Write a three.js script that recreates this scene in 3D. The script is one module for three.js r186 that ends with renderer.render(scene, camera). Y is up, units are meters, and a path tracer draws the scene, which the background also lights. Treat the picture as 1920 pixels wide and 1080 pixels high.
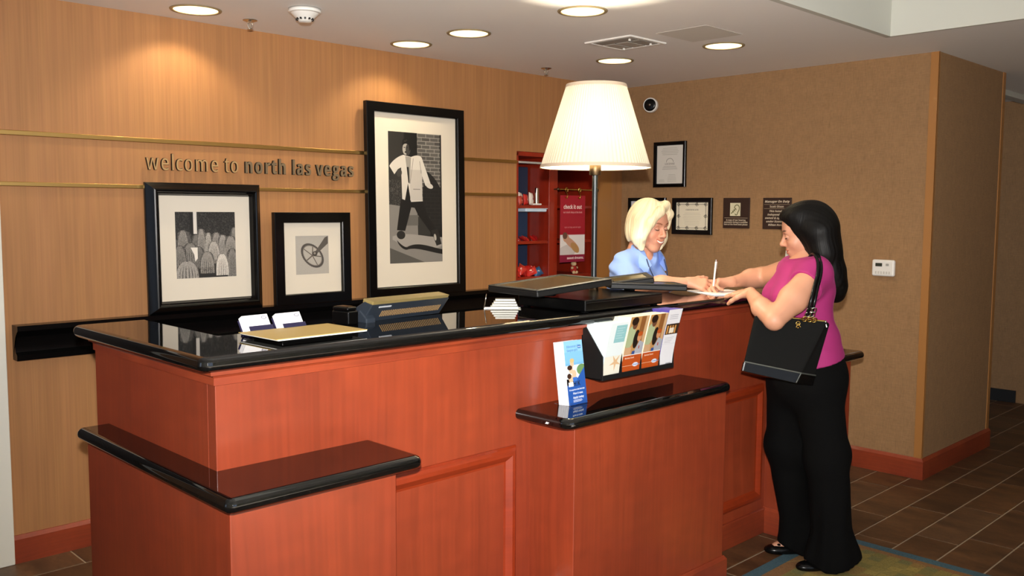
import * as THREE from 'three';
import { RoundedBoxGeometry } from 'three/addons/geometries/RoundedBoxGeometry.js';
import { mergeGeometries, toCreasedNormals } from 'three/addons/utils/BufferGeometryUtils.js';
import { FontLoader } from 'three/addons/loaders/FontLoader.js';
import { TextGeometry } from 'three/addons/geometries/TextGeometry.js';
import { RectAreaLightUniformsLib } from 'three/addons/lights/RectAreaLightUniformsLib.js';

// ---------------------------------------------------------------- camera, daylight, flash, exposure
// x runs along the reception wall (0 = the corner with the certificate wall), z out of that wall, y up.
const D2R = Math.PI / 180;
const renderer = new THREE.WebGLRenderer({ antialias: true });
renderer.toneMapping = THREE.LinearToneMapping;
renderer.toneMappingExposure = 1.05;
renderer.shadowMap.enabled = true;
RectAreaLightUniformsLib.init();
const scene = new THREE.Scene();
const camera = new THREE.PerspectiveCamera(35.28, 16 / 9, 0.05, 60);
camera.position.set(-5.3126, 1.5445, 4.2537);
camera.rotation.set(-4.8736 * D2R, -44.4723 * D2R, 0.2993 * D2R, 'YXZ');
scene.add(camera);
scene.background = new THREE.Color(0.55, 0.68, 0.9);          // overcast daylight outside the unseen lobby windows
scene.backgroundIntensity = 1.8;
const FLASH = 58, DOWN = 1.45, LAMP = 2.3;                       // strengths: camera flash, recessed cans, table lamp
const flash = new THREE.SpotLight(new THREE.Color(1, 0.96, 0.92), FLASH, 0, 45 * D2R, 0.85, 2);
flash.position.set(-5.32, 1.677, 4.262); flash.target.position.set(-1.55, 1.78, 0.5);
flash.castShadow = true; flash.shadow.radius = 1.2; flash.shadow.mapSize.set(2048, 2048);
scene.add(flash, flash.target);
// added sunlight through an unseen window, bounced off an added carpet as ceiling fill
const addedSun = new THREE.DirectionalLight(new THREE.Color(1, 0.95, 0.88), 16);
addedSun.position.set(-5.2, 7.3, 17.2); addedSun.target.position.set(-4.6, 0, 6.2); addedSun.castShadow = true; addedSun.shadow.mapSize.set(2048, 2048);
Object.assign(addedSun.shadow.camera, { left: -9, right: 9, top: 9, bottom: -9, near: 0.5, far: 40 }); scene.add(addedSun, addedSun.target);
function areaLight(color, power, w, h, pos, to) {
  const l = new THREE.RectAreaLight(color, power, w, h); l.position.set(...pos); l.lookAt(...to); scene.add(l); return l;
}

// ---------------------------------------------------------------- helpers
let seed = 7;
const rnd = () => { seed = (seed + 0x6d2b79f5) | 0; let t = Math.imul(seed ^ (seed >>> 15), 1 | seed); t = (t + Math.imul(t ^ (t >>> 7), 61 | t)) ^ t; return ((t ^ (t >>> 14)) >>> 0) / 4294967296; };
const rr = (a, b) => a + (b - a) * rnd();
const lerp = (a, b, t) => a + (b - a) * t, clamp = (x, a, b) => Math.min(b, Math.max(a, x)), sstep = (a, b, x) => { const t = clamp((x - a) / (b - a), 0, 1); return t * t * (3 - 2 * t); };
const V = (x, y, z) => new THREE.Vector3(x, y, z);
const taken = new Map();
function numbered(n) { const k = taken.get(n) || 0; taken.set(n, k + 1); return k ? `${n}_${String(k).padStart(3, '0')}` : n; }
const origin = new Map();
function prep(m) { m.castShadow = true; m.receiveShadow = true; return m; }
// a thing: a Group at its base; parts are given in world axes (local: true = in the group's own axes)
function thing(name, label, category, pos = [0, 0, 0], o = {}) {
  const g = new THREE.Group(); g.name = numbered(name); g.position.set(...pos); if (o.turn) g.rotation.y = o.turn;
  g.userData = { label, category }; if (o.group) g.userData.group = o.group; if (o.kind) g.userData.kind = o.kind;
  origin.set(g, o.local ? null : V(...pos)); scene.add(g); return g;
}
function part(parent, name, geo, mat, label) {
  const p = origin.get(parent); if (p) geo.translate(-p.x, -p.y, -p.z);
  const m = prep(new THREE.Mesh(geo, mat)); m.name = name; if (label) m.userData.label = label;
  origin.set(m, p); parent.add(m); return m;
}
function single(name, geo, mat, label, category, group) {
  geo.computeBoundingBox(); const b = geo.boundingBox, p = V((b.min.x + b.max.x) / 2, b.min.y, (b.min.z + b.max.z) / 2); geo.translate(-p.x, -p.y, -p.z);
  const m = prep(new THREE.Mesh(geo, mat)); m.name = numbered(name); m.position.copy(p); m.userData = { label, category }; if (group) m.userData.group = group;
  origin.set(m, p); scene.add(m); return m;
}
function struct(name, geo, mat, parent) {
  const m = prep(new THREE.Mesh(geo, mat)); m.name = name; origin.set(m, null);
  if (!parent) m.userData.kind = 'structure'; (parent || scene).add(m); return m;
}
const merge = (list) => { const l = list.map((g) => { g = g.index ? g.toNonIndexed() : g; for (const k of Object.keys(g.attributes)) if (!['position', 'normal', 'uv', 'color'].includes(k)) g.deleteAttribute(k); if (!g.attributes.uv) g.setAttribute('uv', new THREE.BufferAttribute(new Float32Array(g.attributes.position.count * 2), 2)); return g; });
  const col = l.some((g) => g.attributes.color); if (col) for (const g of l) if (!g.attributes.color) g.setAttribute('color', new THREE.BufferAttribute(new Float32Array(g.attributes.position.count * 3).fill(1), 3));
  return mergeGeometries(l); };
// uv in metres from the dominant axis of each face; grain runs along v (swap = along u)
function metreUV(geo, s = 1, swap = false, off = [0, 0]) {
  let g = geo.index ? geo.toNonIndexed() : geo; const p = g.attributes.position, uv = new Float32Array(p.count * 2), a = V(), b = V(), c = V(), n = V();
  for (let i = 0; i < p.count; i += 3) {
    a.fromBufferAttribute(p, i); b.fromBufferAttribute(p, i + 1); c.fromBufferAttribute(p, i + 2); n.subVectors(b, a).cross(c.clone().sub(a));
    const ax = Math.abs(n.x), ay = Math.abs(n.y), az = Math.abs(n.z);
    [a, b, c].forEach((q, k) => { let u, v; if (ay > ax && ay > az) { u = q.z; v = q.x; } else if (ax > az) { u = q.z; v = q.y; } else { u = q.x; v = q.y; }
      if (swap) [u, v] = [v, u]; uv[(i + k) * 2] = u / s + off[0]; uv[(i + k) * 2 + 1] = v / s + off[1]; });
  }
  g.setAttribute('uv', new THREE.BufferAttribute(uv, 2)); return g;
}
function bx(x0, x1, y0, y1, z0, z1, r = 0.002, seg = 1) {
  const w = x1 - x0, h = y1 - y0, d = z1 - z0, rad = Math.min(r, w / 2.01, h / 2.01, d / 2.01);
  const g = r > 0 ? new RoundedBoxGeometry(w, h, d, seg, rad) : new THREE.BoxGeometry(w, h, d);
  g.translate((x0 + x1) / 2, (y0 + y1) / 2, (z0 + z1) / 2); return g;
}
function area2(p) { let s = 0; for (let i = 0; i < p.length; i++) { const q = p[(i + 1) % p.length]; s += p[i][0] * q[1] - q[0] * p[i][1]; } return s / 2; }
function roundPoly(p, radii, seg = 5) {
  const out = [], n = p.length;
  for (let i = 0; i < n; i++) {
    const r = Array.isArray(radii) ? radii[i] : radii, a = p[(i + n - 1) % n], b = p[i], c = p[(i + 1) % n];
    if (!r) { out.push(b); continue; }
    const u = [a[0] - b[0], a[1] - b[1]], v = [c[0] - b[0], c[1] - b[1]], lu = Math.hypot(...u), lv = Math.hypot(...v);
    const A = [b[0] + (u[0] / lu) * r, b[1] + (u[1] / lu) * r], C = [b[0] + (v[0] / lv) * r, b[1] + (v[1] / lv) * r], O = [A[0] + (v[0] / lv) * r, A[1] + (v[1] / lv) * r];
    for (let k = 0; k <= seg; k++) { const t = (k / seg) * Math.PI / 2; out.push([O[0] - (v[0] / lv) * r * Math.cos(t) - (u[0] / lu) * r * Math.sin(t), O[1] - (v[1] / lv) * r * Math.cos(t) - (u[1] / lu) * r * Math.sin(t)]); }
  }
  return out;
}
// sweeps a profile [outward offset, height] along a polygon (a, b), closed or open, with mitred corners; height is c
function ringSweep(poly, profile, { closed = true, capTop = false, capBottom = false, crease = 0.5 } = {}) {
  let p = poly.map((q) => [...q]); if (closed && area2(p) < 0) p.reverse();
  const n = p.length, mit = p.map((b, i) => {
    const e = (u, v) => { const l = Math.hypot(v[0] - u[0], v[1] - u[1]) || 1; return [(v[1] - u[1]) / l, -(v[0] - u[0]) / l]; };
    const a = closed || i > 0 ? p[(i + n - 1) % n] : null, c = closed || i < n - 1 ? p[(i + 1) % n] : null;
    const n1 = a ? e(a, b) : e(b, c), n2 = c ? e(b, c) : n1, m = [n1[0] + n2[0], n1[1] + n2[1]], d = (m[0] * n1[0] + m[1] * n1[1]) || 1; return [m[0] / d, m[1] / d];
  });
  const ring = ([o, h]) => p.map((b, i) => [b[0] + mit[i][0] * o, b[1] + mit[i][1] * o, h]), rings = profile.map(ring), pos = [], tri = (a, b, c) => pos.push(...a, ...b, ...c);
  for (let k = 0; k < rings.length - 1; k++) for (let i = 0; i < (closed ? n : n - 1); i++) { const j = (i + 1) % n; tri(rings[k][i], rings[k][j], rings[k + 1][j]); tri(rings[k][i], rings[k + 1][j], rings[k + 1][i]); }
  const cap = (r, up) => { for (const f of THREE.ShapeUtils.triangulateShape(r.map((q) => new THREE.Vector2(q[0], q[1])), [])) up ? tri(r[f[0]], r[f[1]], r[f[2]]) : tri(r[f[0]], r[f[2]], r[f[1]]); };
  const nSide = pos.length; if (closed && capTop) cap(rings[rings.length - 1], true); if (closed && capBottom) cap(rings[0], false);
  if (!closed) for (const [i, fl] of [[0, true], [n - 1, false]]) { const e = rings.map((r) => r[i]); for (let k = 1; k < e.length - 1; k++) fl ? tri(e[0], e[k], e[k + 1]) : tri(e[0], e[k + 1], e[k]); }
  const make = (a, c) => { const g = new THREE.BufferGeometry(); g.setAttribute('position', new THREE.BufferAttribute(new Float32Array(a), 3)); g.computeVertexNormals(); return c ? toCreasedNormals(g, c) : g; };
  const capped = closed && (capTop || capBottom), side = make(capped ? pos.slice(0, nSide) : pos, crease);
  return metreUV(capped ? merge([side, make(pos.slice(nSide), 0)]) : side);
}
const lay = (g) => g.rotateX(-Math.PI / 2);                       // (a, b, c) -> (x = a, z = -b, y = c)
const flat = (p) => p.map(([x, z]) => [x, -z]);
// stone slab with a bullnosed edge from an outline in (x, z)
function slab(outline, y0, y1, radii = 0) {
  const h = (y1 - y0) / 2, prof = []; for (let k = 0; k <= 8; k++) { const t = -Math.PI / 2 + (k / 8) * Math.PI; prof.push([-h + Math.cos(t) * h, (y0 + y1) / 2 + Math.sin(t) * h]); }
  let p = flat(outline); const rev = area2(p) < 0; if (rev) { p = p.reverse(); if (Array.isArray(radii)) radii = [...radii].reverse(); }
  return lay(ringSweep(roundPoly(p, radii), prof, { capTop: true, capBottom: true, crease: 0.7 }));
}
// a rectangular frame in the (x, y) plane round its centre; profile in [inset, depth]
const frameGeo = (w, h, prof) => ringSweep([[-w / 2, -h / 2], [w / 2, -h / 2], [w / 2, h / 2], [-w / 2, h / 2]], prof.map(([i, z]) => [-i, z]), { crease: 0.35 });
function tube(pts, r, seg = 24, rad = 8, closed = false) { return new THREE.TubeGeometry(new THREE.CatmullRomCurve3(pts.map((p) => V(...p)), closed), seg, r, rad, closed); }
function rod(a, b, r0, r1 = r0, seg = 12) { const A = V(...a), B = V(...b), d = B.clone().sub(A), g = new THREE.CylinderGeometry(r1, r0, d.length(), seg); g.applyQuaternion(new THREE.Quaternion().setFromUnitVectors(V(0, 1, 0), d.normalize())); g.translate((A.x + B.x) / 2, (A.y + B.y) / 2, (A.z + B.z) / 2); return g; }
const lathe = (pts, seg = 40) => new THREE.LatheGeometry(pts.map(([x, y]) => new THREE.Vector2(x, y)), seg);

// ---------------------------------------------------------------- textures
function hash(i, j, s) { let h = Math.imul(i, 374761393) ^ Math.imul(j, 668265263) ^ Math.imul(s, 1442695041); h = Math.imul(h ^ (h >>> 13), 1274126177); return ((h ^ (h >>> 16)) >>> 0) / 4294967296; }
function vn(x, y, px, py, s) {
  const i = Math.floor(x), j = Math.floor(y), u = x - i, v = y - j, a = u * u * (3 - 2 * u), b = v * v * (3 - 2 * v), m = (k, q) => ((k % q) + q) % q;
  const i0 = m(i, px), i1 = m(i + 1, px), j0 = m(j, py), j1 = m(j + 1, py);
  return lerp(lerp(hash(i0, j0, s), hash(i1, j0, s), a), lerp(hash(i0, j1, s), hash(i1, j1, s), a), b);
}
function dataTex(w, h, fn, srgb = true) {
  const d = new Uint8Array(w * h * 4);
  for (let y = 0; y < h; y++) for (let x = 0; x < w; x++) { const c = fn(x / w, y / h), o = (y * w + x) * 4; for (let k = 0; k < 3; k++) d[o + k] = clamp(Math.round(Array.isArray(c) ? c[k] : c), 0, 255); d[o + 3] = 255; }
  const t = new THREE.DataTexture(d, w, h); t.wrapS = t.wrapT = THREE.RepeatWrapping; t.magFilter = THREE.LinearFilter; t.minFilter = THREE.LinearMipmapLinearFilter; t.generateMipmaps = true;
  if (srgb) t.colorSpace = THREE.SRGBColorSpace; t.needsUpdate = true; return t;
}
function canvasTex(w, h, draw) { const c = document.createElement('canvas'); c.width = w; c.height = h; const x = c.getContext('2d'); draw(x, w, h); const t = new THREE.CanvasTexture(c); t.colorSpace = THREE.SRGBColorSpace; return t; }
const std = (o) => new THREE.MeshStandardMaterial(o), phy = (o) => new THREE.MeshPhysicalMaterial(o);
const mul = (c, f) => c.map((v) => v * f);
// 2 m x 2 m cherry veneer: fine vertical grain with slow flame figure
const cherryTex = dataTex(1024, 1024, (u, v) => {
  const warp = vn(u * 6, v * 4, 6, 4, 3) * 0.02, g1 = vn((u + warp) * 260, v * 9, 260, 9, 5), g2 = vn((u + warp) * 70, v * 5, 70, 5, 6), fl = vn(u * 9, v * 7, 9, 7, 8), big = vn(u * 4, v * 2, 4, 2, 9), fig = vn(u * 34, v * 60, 34, 60, 12);
  const t = 0.88 + 0.07 * g1 + 0.06 * g2 + 0.11 * (fl - 0.5) + 0.1 * (big - 0.5) + 0.05 * (fig - 0.5);
  return [149 * t, 60 * (t - 0.02 + 0.05 * fl), 34 * (t - 0.03)];
});
const veneerTex = dataTex(1024, 1024, (u, v) => {
  const a = vn(u * 420, v * 6, 420, 6, 21), b = vn(u * 150, v * 10, 150, 10, 22), c = vn(u * 28, v * 3, 28, 3, 23), t = 0.93 + 0.07 * a + 0.045 * b + 0.04 * (c - 0.5);
  return [170 * t, 119 * (t - 0.01 + 0.02 * b), 73 * (t - 0.02 + 0.03 * c)];
});
const fabricTex = dataTex(1024, 1024, (u, v) => {
  const a = vn(u * 340, v * 60, 340, 60, 31), b = vn(u * 60, v * 340, 60, 340, 32), c = vn(u * 40, v * 24, 40, 24, 33), sl = vn(u * 120, v * 18, 120, 18, 34), t = 0.9 + 0.07 * a + 0.06 * b + 0.04 * (c - 0.5) - (sl > 0.88 ? 0.06 * (sl - 0.88) / 0.12 : 0);
  return [156 * t, 119 * t, 80 * t];
});
const fabricBump = dataTex(512, 512, (u, v) => 128 + 70 * (vn(u * 170, v * 30, 170, 30, 31) - 0.5) + 70 * (vn(u * 30, v * 170, 30, 170, 32) - 0.5), false);
const tileTex = dataTex(512, 512, (u, v) => {
  const a = vn(u * 5, v * 14, 5, 14, 41), b = vn(u * 24, v * 60, 24, 60, 42), c = vn(u * 120, v * 120, 120, 120, 43), t = 0.68 + 0.34 * a + 0.16 * b + 0.12 * c;
  return [92 * t, 66 * t, 44 * t];
});
const graniteTex = dataTex(512, 512, (u, v) => { const c = vn(u * 250, v * 250, 250, 250, 51), d = vn(u * 110, v * 110, 110, 110, 52); const k = 7 + (c > 0.86 ? 26 * (c - 0.86) / 0.14 : 0) + 6 * d; return [k, k * 1.02, k]; });
const M = {
  cherry: phy({ map: cherryTex, roughness: 0.42, clearcoat: 0.35, clearcoatRoughness: 0.16 }),
  veneer: std({ map: veneerTex, roughness: 0.62 }),
  fabric: std({ map: fabricTex, bumpMap: fabricBump, bumpScale: 0.0012, roughness: 0.85 }),
  granite: phy({ map: graniteTex, roughness: 0.025, ior: 1.65 }),
  honey: phy({ color: 0xa8733c, roughness: 0.45, clearcoat: 0.2 }),
  ceiling: std({ color: 0xf4f3f1, roughness: 0.6 }),
  soffit: std({ color: 0xc8c8be, roughness: 0.8 }),
  white: std({ color: 0xe8e6da, roughness: 0.5 }),
  plastic: phy({ color: 0xe9e6df, roughness: 0.35 }),
  brass: std({ color: 0xb8965a, metalness: 1, roughness: 0.42 }),
  bronze: std({ color: 0x6b5a44, metalness: 1, roughness: 0.38 }),
  chrome: std({ color: 0xcfcac0, metalness: 1, roughness: 0.18 }),
  gold: std({ color: 0xd9b25f, metalness: 1, roughness: 0.2 }),
  black: phy({ color: 0x070707, roughness: 0.24, specularIntensity: 0.55 }),
  blackMatte: std({ color: 0x0c0c0c, roughness: 0.55 }),
  grout: std({ color: 0xa8937a, roughness: 0.95 }),
  mat: std({ color: 0xdad1c0, roughness: 0.9 }),
  glass: phy({ color: 0xffffff, transmission: 1, thickness: 0, roughness: 0.02, ior: 1.5 }),
};
// ---------------------------------------------------------------- the room
const H = 2.445;                                                  // low ceiling over the desk; a raised tray over the lobby
const OPENL = -1.1, OPENR = -0.31;                                // recess of the snack shelves in the reception wall
struct('wall_back', metreUV(merge([bx(-7.5, -5.22, 0, H + 0.02, -0.14, 0, 0), bx(-5.22, -4.26, 2.1, H + 0.02, -0.14, 0, 0), bx(-4.26, OPENL, 0, H + 0.02, -0.14, 0, 0), bx(OPENL, OPENR, 1.935, H + 0.02, -0.14, 0, 0), bx(OPENR, 0.14, 0, H + 0.02, -0.14, 0, 0)]), 2), M.veneer);
struct('wall_right', metreUV(bx(0, 1.1, 0, H + 0.02, 0, 2.243, 0), 1.2), M.fabric);
struct('wall_far', metreUV(bx(2.75, 2.9, 0, 3.5, -1.3, 8.1, 0), 1.2), M.fabric);
struct('wall_corridor', metreUV(bx(1.1, 2.9, 0, 3.5, -1.3, -1.16, 0), 1.2), M.fabric);
struct('wall_front', merge([bx(-7.65, -6.6, 0, 3.5, 8, 8.15, 0), bx(-2.6, 2.9, 0, 3.5, 8, 8.15, 0), bx(-6.6, -2.6, 0, 0.3, 8, 8.15, 0), bx(-6.6, -2.6, 3.1, 3.5, 8, 8.15, 0)]), M.white);
struct('wall_left', merge([bx(-7.65, -7.5, 0, 3.5, -0.14, 1.2, 0), bx(-7.65, -7.5, 0, 3.5, 2.3, 8, 0), bx(-7.65, -7.5, 0, 0.5, 1.2, 2.3, 0), bx(-7.65, -7.5, 2.3, 3.5, 1.2, 2.3, 0)]), M.white);
{ // out-of-view windows: one puts daylight on the frames, one on the tray and desk
  const w = struct('unseen_window_1', merge([bx(-7.62, -7.5, 0.5, 0.56, 1.2, 2.3), bx(-7.62, -7.5, 2.24, 2.3, 1.2, 2.3), ...[1.2, 2.24].map((z) => bx(-7.6, -7.52, 0.56, 2.24, z, z + 0.06))]), M.white);
  struct('pane', bx(-7.565, -7.56, 0.56, 2.24, 1.26, 2.24, 0), M.glass, w);
  const f = struct('unseen_window_2', merge([bx(-6.6, -2.6, 0.3, 0.36, 8, 8.12), bx(-6.6, -2.6, 3.04, 3.1, 8, 8.12), ...[-6.6, -5.29, -3.97, -2.66].map((x) => bx(x, x + 0.06, 0.36, 3.04, 8.02, 8.1))]), M.white);
  struct('pane', bx(-6.54, -2.66, 0.36, 3.04, 8.055, 8.06, 0), M.glass, f);
}
struct('added_bounce_carpet', bx(-7.4, -0.8, -0.003, 0.008, 4.3, 7.95, 0), std({ color: 0xcfc6b4, roughness: 1 }));  // added pale carpet out of view, bounces sunlight up to the ceiling
{ // white casing at the wall's left end; unseen door, dark to deepen the desk-end reflection
  struct('trim_1', merge([bx(-4.262, -4.172, 0, 2.16, -0.02, 0.022, 0.004), bx(-5.31, -5.22, 0, 2.16, -0.02, 0.022, 0.004), bx(-5.31, -4.172, 2.1, 2.19, -0.02, 0.024, 0.004)]), M.white);
  const d = struct('unseen_door_1', bx(-5.22, -4.262, 0.005, 2.1, -0.09, -0.045, 0.002), std({ color: 0x2a1a14, roughness: 0.6 }));
  struct('door_handle', merge([rod([-4.36, 1, -0.045], [-4.36, 1, 0.01], 0.012), rod([-4.36, 1, 0.01], [-4.48, 1, 0.01], 0.009)]), M.chrome, d);
}
// ceiling board with round cut-outs for the cans, soffit sides and the upper ceiling
const CANS = [[-3.4, 0.25, 'in front of the reception wall above the cactus picture'], [-2.19, 0.28, 'nearest the reception wall above the tall jacket picture'], [-2.176, 0.735, 'second out from the wall above the tall picture'], [-2.16, 1.488, 'farthest out from the wall, above the desk'], [-1.003, 0.735, 'beyond the square vent toward the corner'], [-0.98, 1.473, 'right of the square vent beside the blank access panel']];
{
  const s = new THREE.Shape([[-7.5, 1.3], [2.75, 1.3], [2.75, -8], [-0.617, -8], [-0.617, -2.228], [-7.5, -2.228]].map((p) => new THREE.Vector2(...p)));
  for (const [x, z] of CANS) { const h = new THREE.Path(); h.absarc(x, -z, 0.098, 0, Math.PI * 2, true); s.holes.push(h); }
  const g = new THREE.ExtrudeGeometry(s, { depth: 0.02, bevelEnabled: false, curveSegments: 40 }); lay(g); g.translate(0, H, 0);
  struct('ceiling', merge([g, bx(-7.65, 2.9, 3.4, 3.5, -1.3, 8.15, 0)]), M.ceiling);
  struct('trim_2', merge([bx(-7.5, -0.6, H - 0.0006, 3.4, 2.198, 2.2295, 0), bx(-0.6185, -0.597, H - 0.0006, 3.4, 2.2, 8, 0)]), M.soffit);   // soffit faces round the raised tray
  struct('trim_3', bx(1.1, 2.75, 2.405, H, 1.9, 1.985, 0.003), M.soffit);                                               // header over the corridor
}
// honey wood corner guards and the casing of the shelf recess
struct('trim_4', merge([bx(-0.004, 0.0, 0.12, H, 2.2, 2.247, 0), bx(-0.004, 0.012, 0.12, H, 2.243, 2.247, 0.001)]), M.honey);
struct('trim_5', bx(1.06, 1.104, 0.12, H, 2.24, 2.249, 0.001), M.honey);
struct('trim_6', bx(OPENR - 0.005, -0.155, 0, 1.97, 0, 0.03, 0.003), M.honey);
// baseboards with a sloped top
const BASE = [[0, 0], [0.016, 0], [0.016, 0.106], [0.006, 0.123], [0, 0.123]];
const baseRun = (pts) => metreUV(lay(ringSweep(flat(pts), BASE, { closed: false })), 1, true);
struct('baseboard_left', baseRun([[-4.172, 0], [OPENL, 0]]), M.cherry);
struct('baseboard_right', baseRun([[0, 0], [0, 2.243], [1.1, 2.243], [1.1, 1.2]]), M.cherry);
struct('baseboard_far', baseRun([[2.75, 1.95], [2.75, 7.9]].reverse()), M.cherry);
struct('baseboard_corridor', bx(2.735, 2.75, 0, 0.1, -1.1, 1.93, 0.003), M.blackMatte);
// floor: grout bed with brown plank tiles, each tile in view a mesh of its own
{
  const fl = struct('floor', bx(-7.65, 2.9, -0.15, -0.003, -1.3, 8.15, 0), M.grout);
  const L = 0.606, W = 0.1985, gap = 0.008, geos = [0, 1, 2, 3, 4].map((k) => { const w = L - gap, d = W - gap; const g = ringSweep([[-w / 2, -d / 2], [w / 2, -d / 2], [w / 2, d / 2], [-w / 2, d / 2]], [[0, -0.012], [0, -0.0015], [-0.002, 0]], { capTop: true }); return metreUV(lay(g), 1, false, [k * 0.37, k * 0.61]); });
  const mats = [0xffffff, 0xf0e6dc, 0xdcd2c6, 0xfff4e4].map((c) => std({ map: tileTex, color: c, roughness: 0.48 }));
  const offs = { 0: -0.288, 1: -0.188, 2: -0.53, 3: -0.336, 4: -0.204, '-1': -0.45, '-9': -0.52 }, rest = [], fr = new THREE.Frustum(); let n = 0;
  camera.updateMatrixWorld(); camera.updateProjectionMatrix(); fr.setFromProjectionMatrix(new THREE.Matrix4().multiplyMatrices(camera.projectionMatrix, camera.matrixWorldInverse.copy(camera.matrixWorld).invert()));
  for (let r = -16; r < 30; r++) {
    const z = 1.991 + r * W + W / 2, off = offs[r] ?? hash(r + 50, 3, 4) * L;
    for (let c = -13; c < 8; c++) {
      const x = off + c * L + L / 2; if (x < -7.6 || x > 2.9) continue;
      const k = Math.floor(hash(r + 90, c + 90, 7) * 5), seen = fr.intersectsSphere(new THREE.Sphere(V(x, 0, z), 0.25)) && n < 290 && ((x > -2.2 && z > 1.9) || (x > -0.1) || x < -3.5);
      if (seen) { const m = prep(new THREE.Mesh(geos[k], mats[Math.floor(hash(r, c + 40, 9) * 4)])); m.name = numbered('tile'); m.position.set(x, 0, z); m.rotation.y = k % 2 ? Math.PI : 0; fl.add(m); n++; }
      else rest.push(geos[k].clone().translate(x, 0, z));
    }
  }
  const f = struct('tile_field', merge(rest), mats[0], fl); f.userData.kind = 'stuff';
}
// ---------------------------------------------------------------- reception desk
const XL = -4.235, XR = -1.02, ZF = 2.056, ZBK = 1.2, GB = 1.133, GT = 1.172;
{
  const desk = thing('reception_desk', 'long cherry wood reception desk with three stepped pedestals and raised panel moulding', 'desk', [-2.63, 0, 1.7]);
  const up = (a) => metreUV(a, 2);
  part(desk, 'front_panel', up(bx(XL, XR, 0, 1.12, ZF - 0.045, ZF, 0.002)), M.cherry);
  part(desk, 'end_panel', up(bx(XL, XL + 0.045, 0, 1.12, ZBK + 0.02, ZF - 0.045, 0.002)), M.cherry);
  part(desk, 'end_panel', up(bx(XR - 0.045, XR, 0, 1.12, ZBK + 0.02, ZF - 0.045, 0.002)), M.cherry);
  part(desk, 'back_panel', up(bx(-4.09, -1.16, 0, 1.12, 1.75, 1.77, 0.002)), M.cherry);
  part(desk, 'work_surface', bx(-4.06, -1.18, 0.72, 0.75, 1.2, 1.75, 0.003), M.blackMatte);
  const U = [[XL, ZBK + 0.02], [XL, ZF], [XR, ZF], [XR, ZBK + 0.02]];
  part(desk, 'cornice', metreUV(lay(ringSweep(flat(U), [[0, 1.086], [0.006, 1.088], [0.006, 1.108], [0.010, 1.114], [0.020, 1.117], [0.022, 1.131], [0.0, 1.133]], { closed: false })), 1, true), M.cherry);
  const ped = (x0, x1, z0, z1) => {
    const p = part(desk, 'pedestal', up(bx(x0, x1, 0, 0.822, z0, z1, 0.003)), M.cherry);
    const plinth = [[0, 0], [0.014, 0], [0.014, 0.112], [0.004, 0.126], [0, 0.126]];
    const path = x0 < -4 ? [[x0, 1.3], [x0, z1], [x1, z1], [x1, ZF]] : x1 > -1 ? [[x0, ZF], [x0, z1], [x1, z1], [x1, 1.3]] : [[x0, ZF], [x0, z1], [x1, z1], [x1, ZF]];
    part(p, 'plinth', metreUV(lay(ringSweep(flat(path), plinth, { closed: false })), 1, true), M.cherry);
  };
  ped(-4.296, -3.792, 1.3, 2.243); ped(-3.062, -2.13, ZF - 0.02, 2.265); ped(-1.44, -0.958, 1.3, 2.243);
  for (const [x0, x1, px0, px1] of [[-3.792, -3.062, -3.9, -3.137], [-2.13, -1.44, -2.09, -1.484]]) {
    part(desk, 'plinth', metreUV(bx(x0, x1, 0, 0.122, ZF, ZF + 0.013, 0.003), 1, true), M.cherry);
    const w = px1 - px0, y0 = 0.17, y1 = 0.735, g = frameGeo(w, y1 - y0, [[0, 0], [0, 0.006], [0.006, 0.014], [0.016, 0.02], [0.03, 0.022], [0.042, 0.014], [0.05, 0.007], [0.058, 0.005], [0.058, 0]]);
    g.translate((px0 + px1) / 2, (y0 + y1) / 2, ZF - 0.001);
    const m = part(desk, 'panel_moulding', metreUV(g, 1, true), M.honeyCherry || (M.honeyCherry = phy({ map: cherryTex, color: 0xffd9a8, roughness: 0.4, clearcoat: 0.4, clearcoatRoughness: 0.15 })));
    part(m, 'inset_panel', up(bx(px0 + 0.055, px1 - 0.055, y0 + 0.055, y1 - 0.055, ZF - 0.004, ZF + 0.004, 0.002)), M.cherry);
  }
  // granite: one raised U-shaped top and three low ledges
  const top = (name, label, outline, y0, y1, rad) => single(name, slab(outline, y0, y1, rad), M.granite, label, 'countertop');
  top('countertop', 'polished black granite transaction top running the whole length of the desk', [[-4.30, 1.2], [-4.055, 1.2], [-4.055, 1.735], [-1.175, 1.735], [-1.175, 1.2], [-0.94, 1.2], [-0.94, 2.12], [-4.30, 2.12]], GB, GT, [0.024, 0, 0, 0, 0, 0.024, 0.03, 0.03]);
  top('ledge_top', 'low black granite ledge wrapping the near left corner of the desk', [[-4.332, 1.3], [XL + 0.03, 1.3], [XL + 0.03, ZF - 0.03], [-3.738, ZF - 0.03], [-3.738, 2.304], [-4.332, 2.304]], 0.82, 0.86, [0.022, 0, 0, 0, 0.024, 0.024]);
  top('ledge_top', 'low black granite ledge under the brochure rack holding the blue leaflets', [[-3.135, ZF - 0.03], [-2.138, ZF - 0.03], [-2.138, 2.304], [-3.135, 2.304]], 0.82, 0.86, [0, 0, 0.04, 0.05]);
  top('ledge_top', 'low black granite ledge at the far right end of the desk behind the guest', [[-1.51, ZF - 0.03], [XR - 0.03, ZF - 0.03], [XR - 0.03, 1.3], [-0.925, 1.3], [-0.925, 2.304], [-1.51, 2.304]], 0.82, 0.86, [0, 0, 0, 0.022, 0.03, 0.03]);
}
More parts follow.
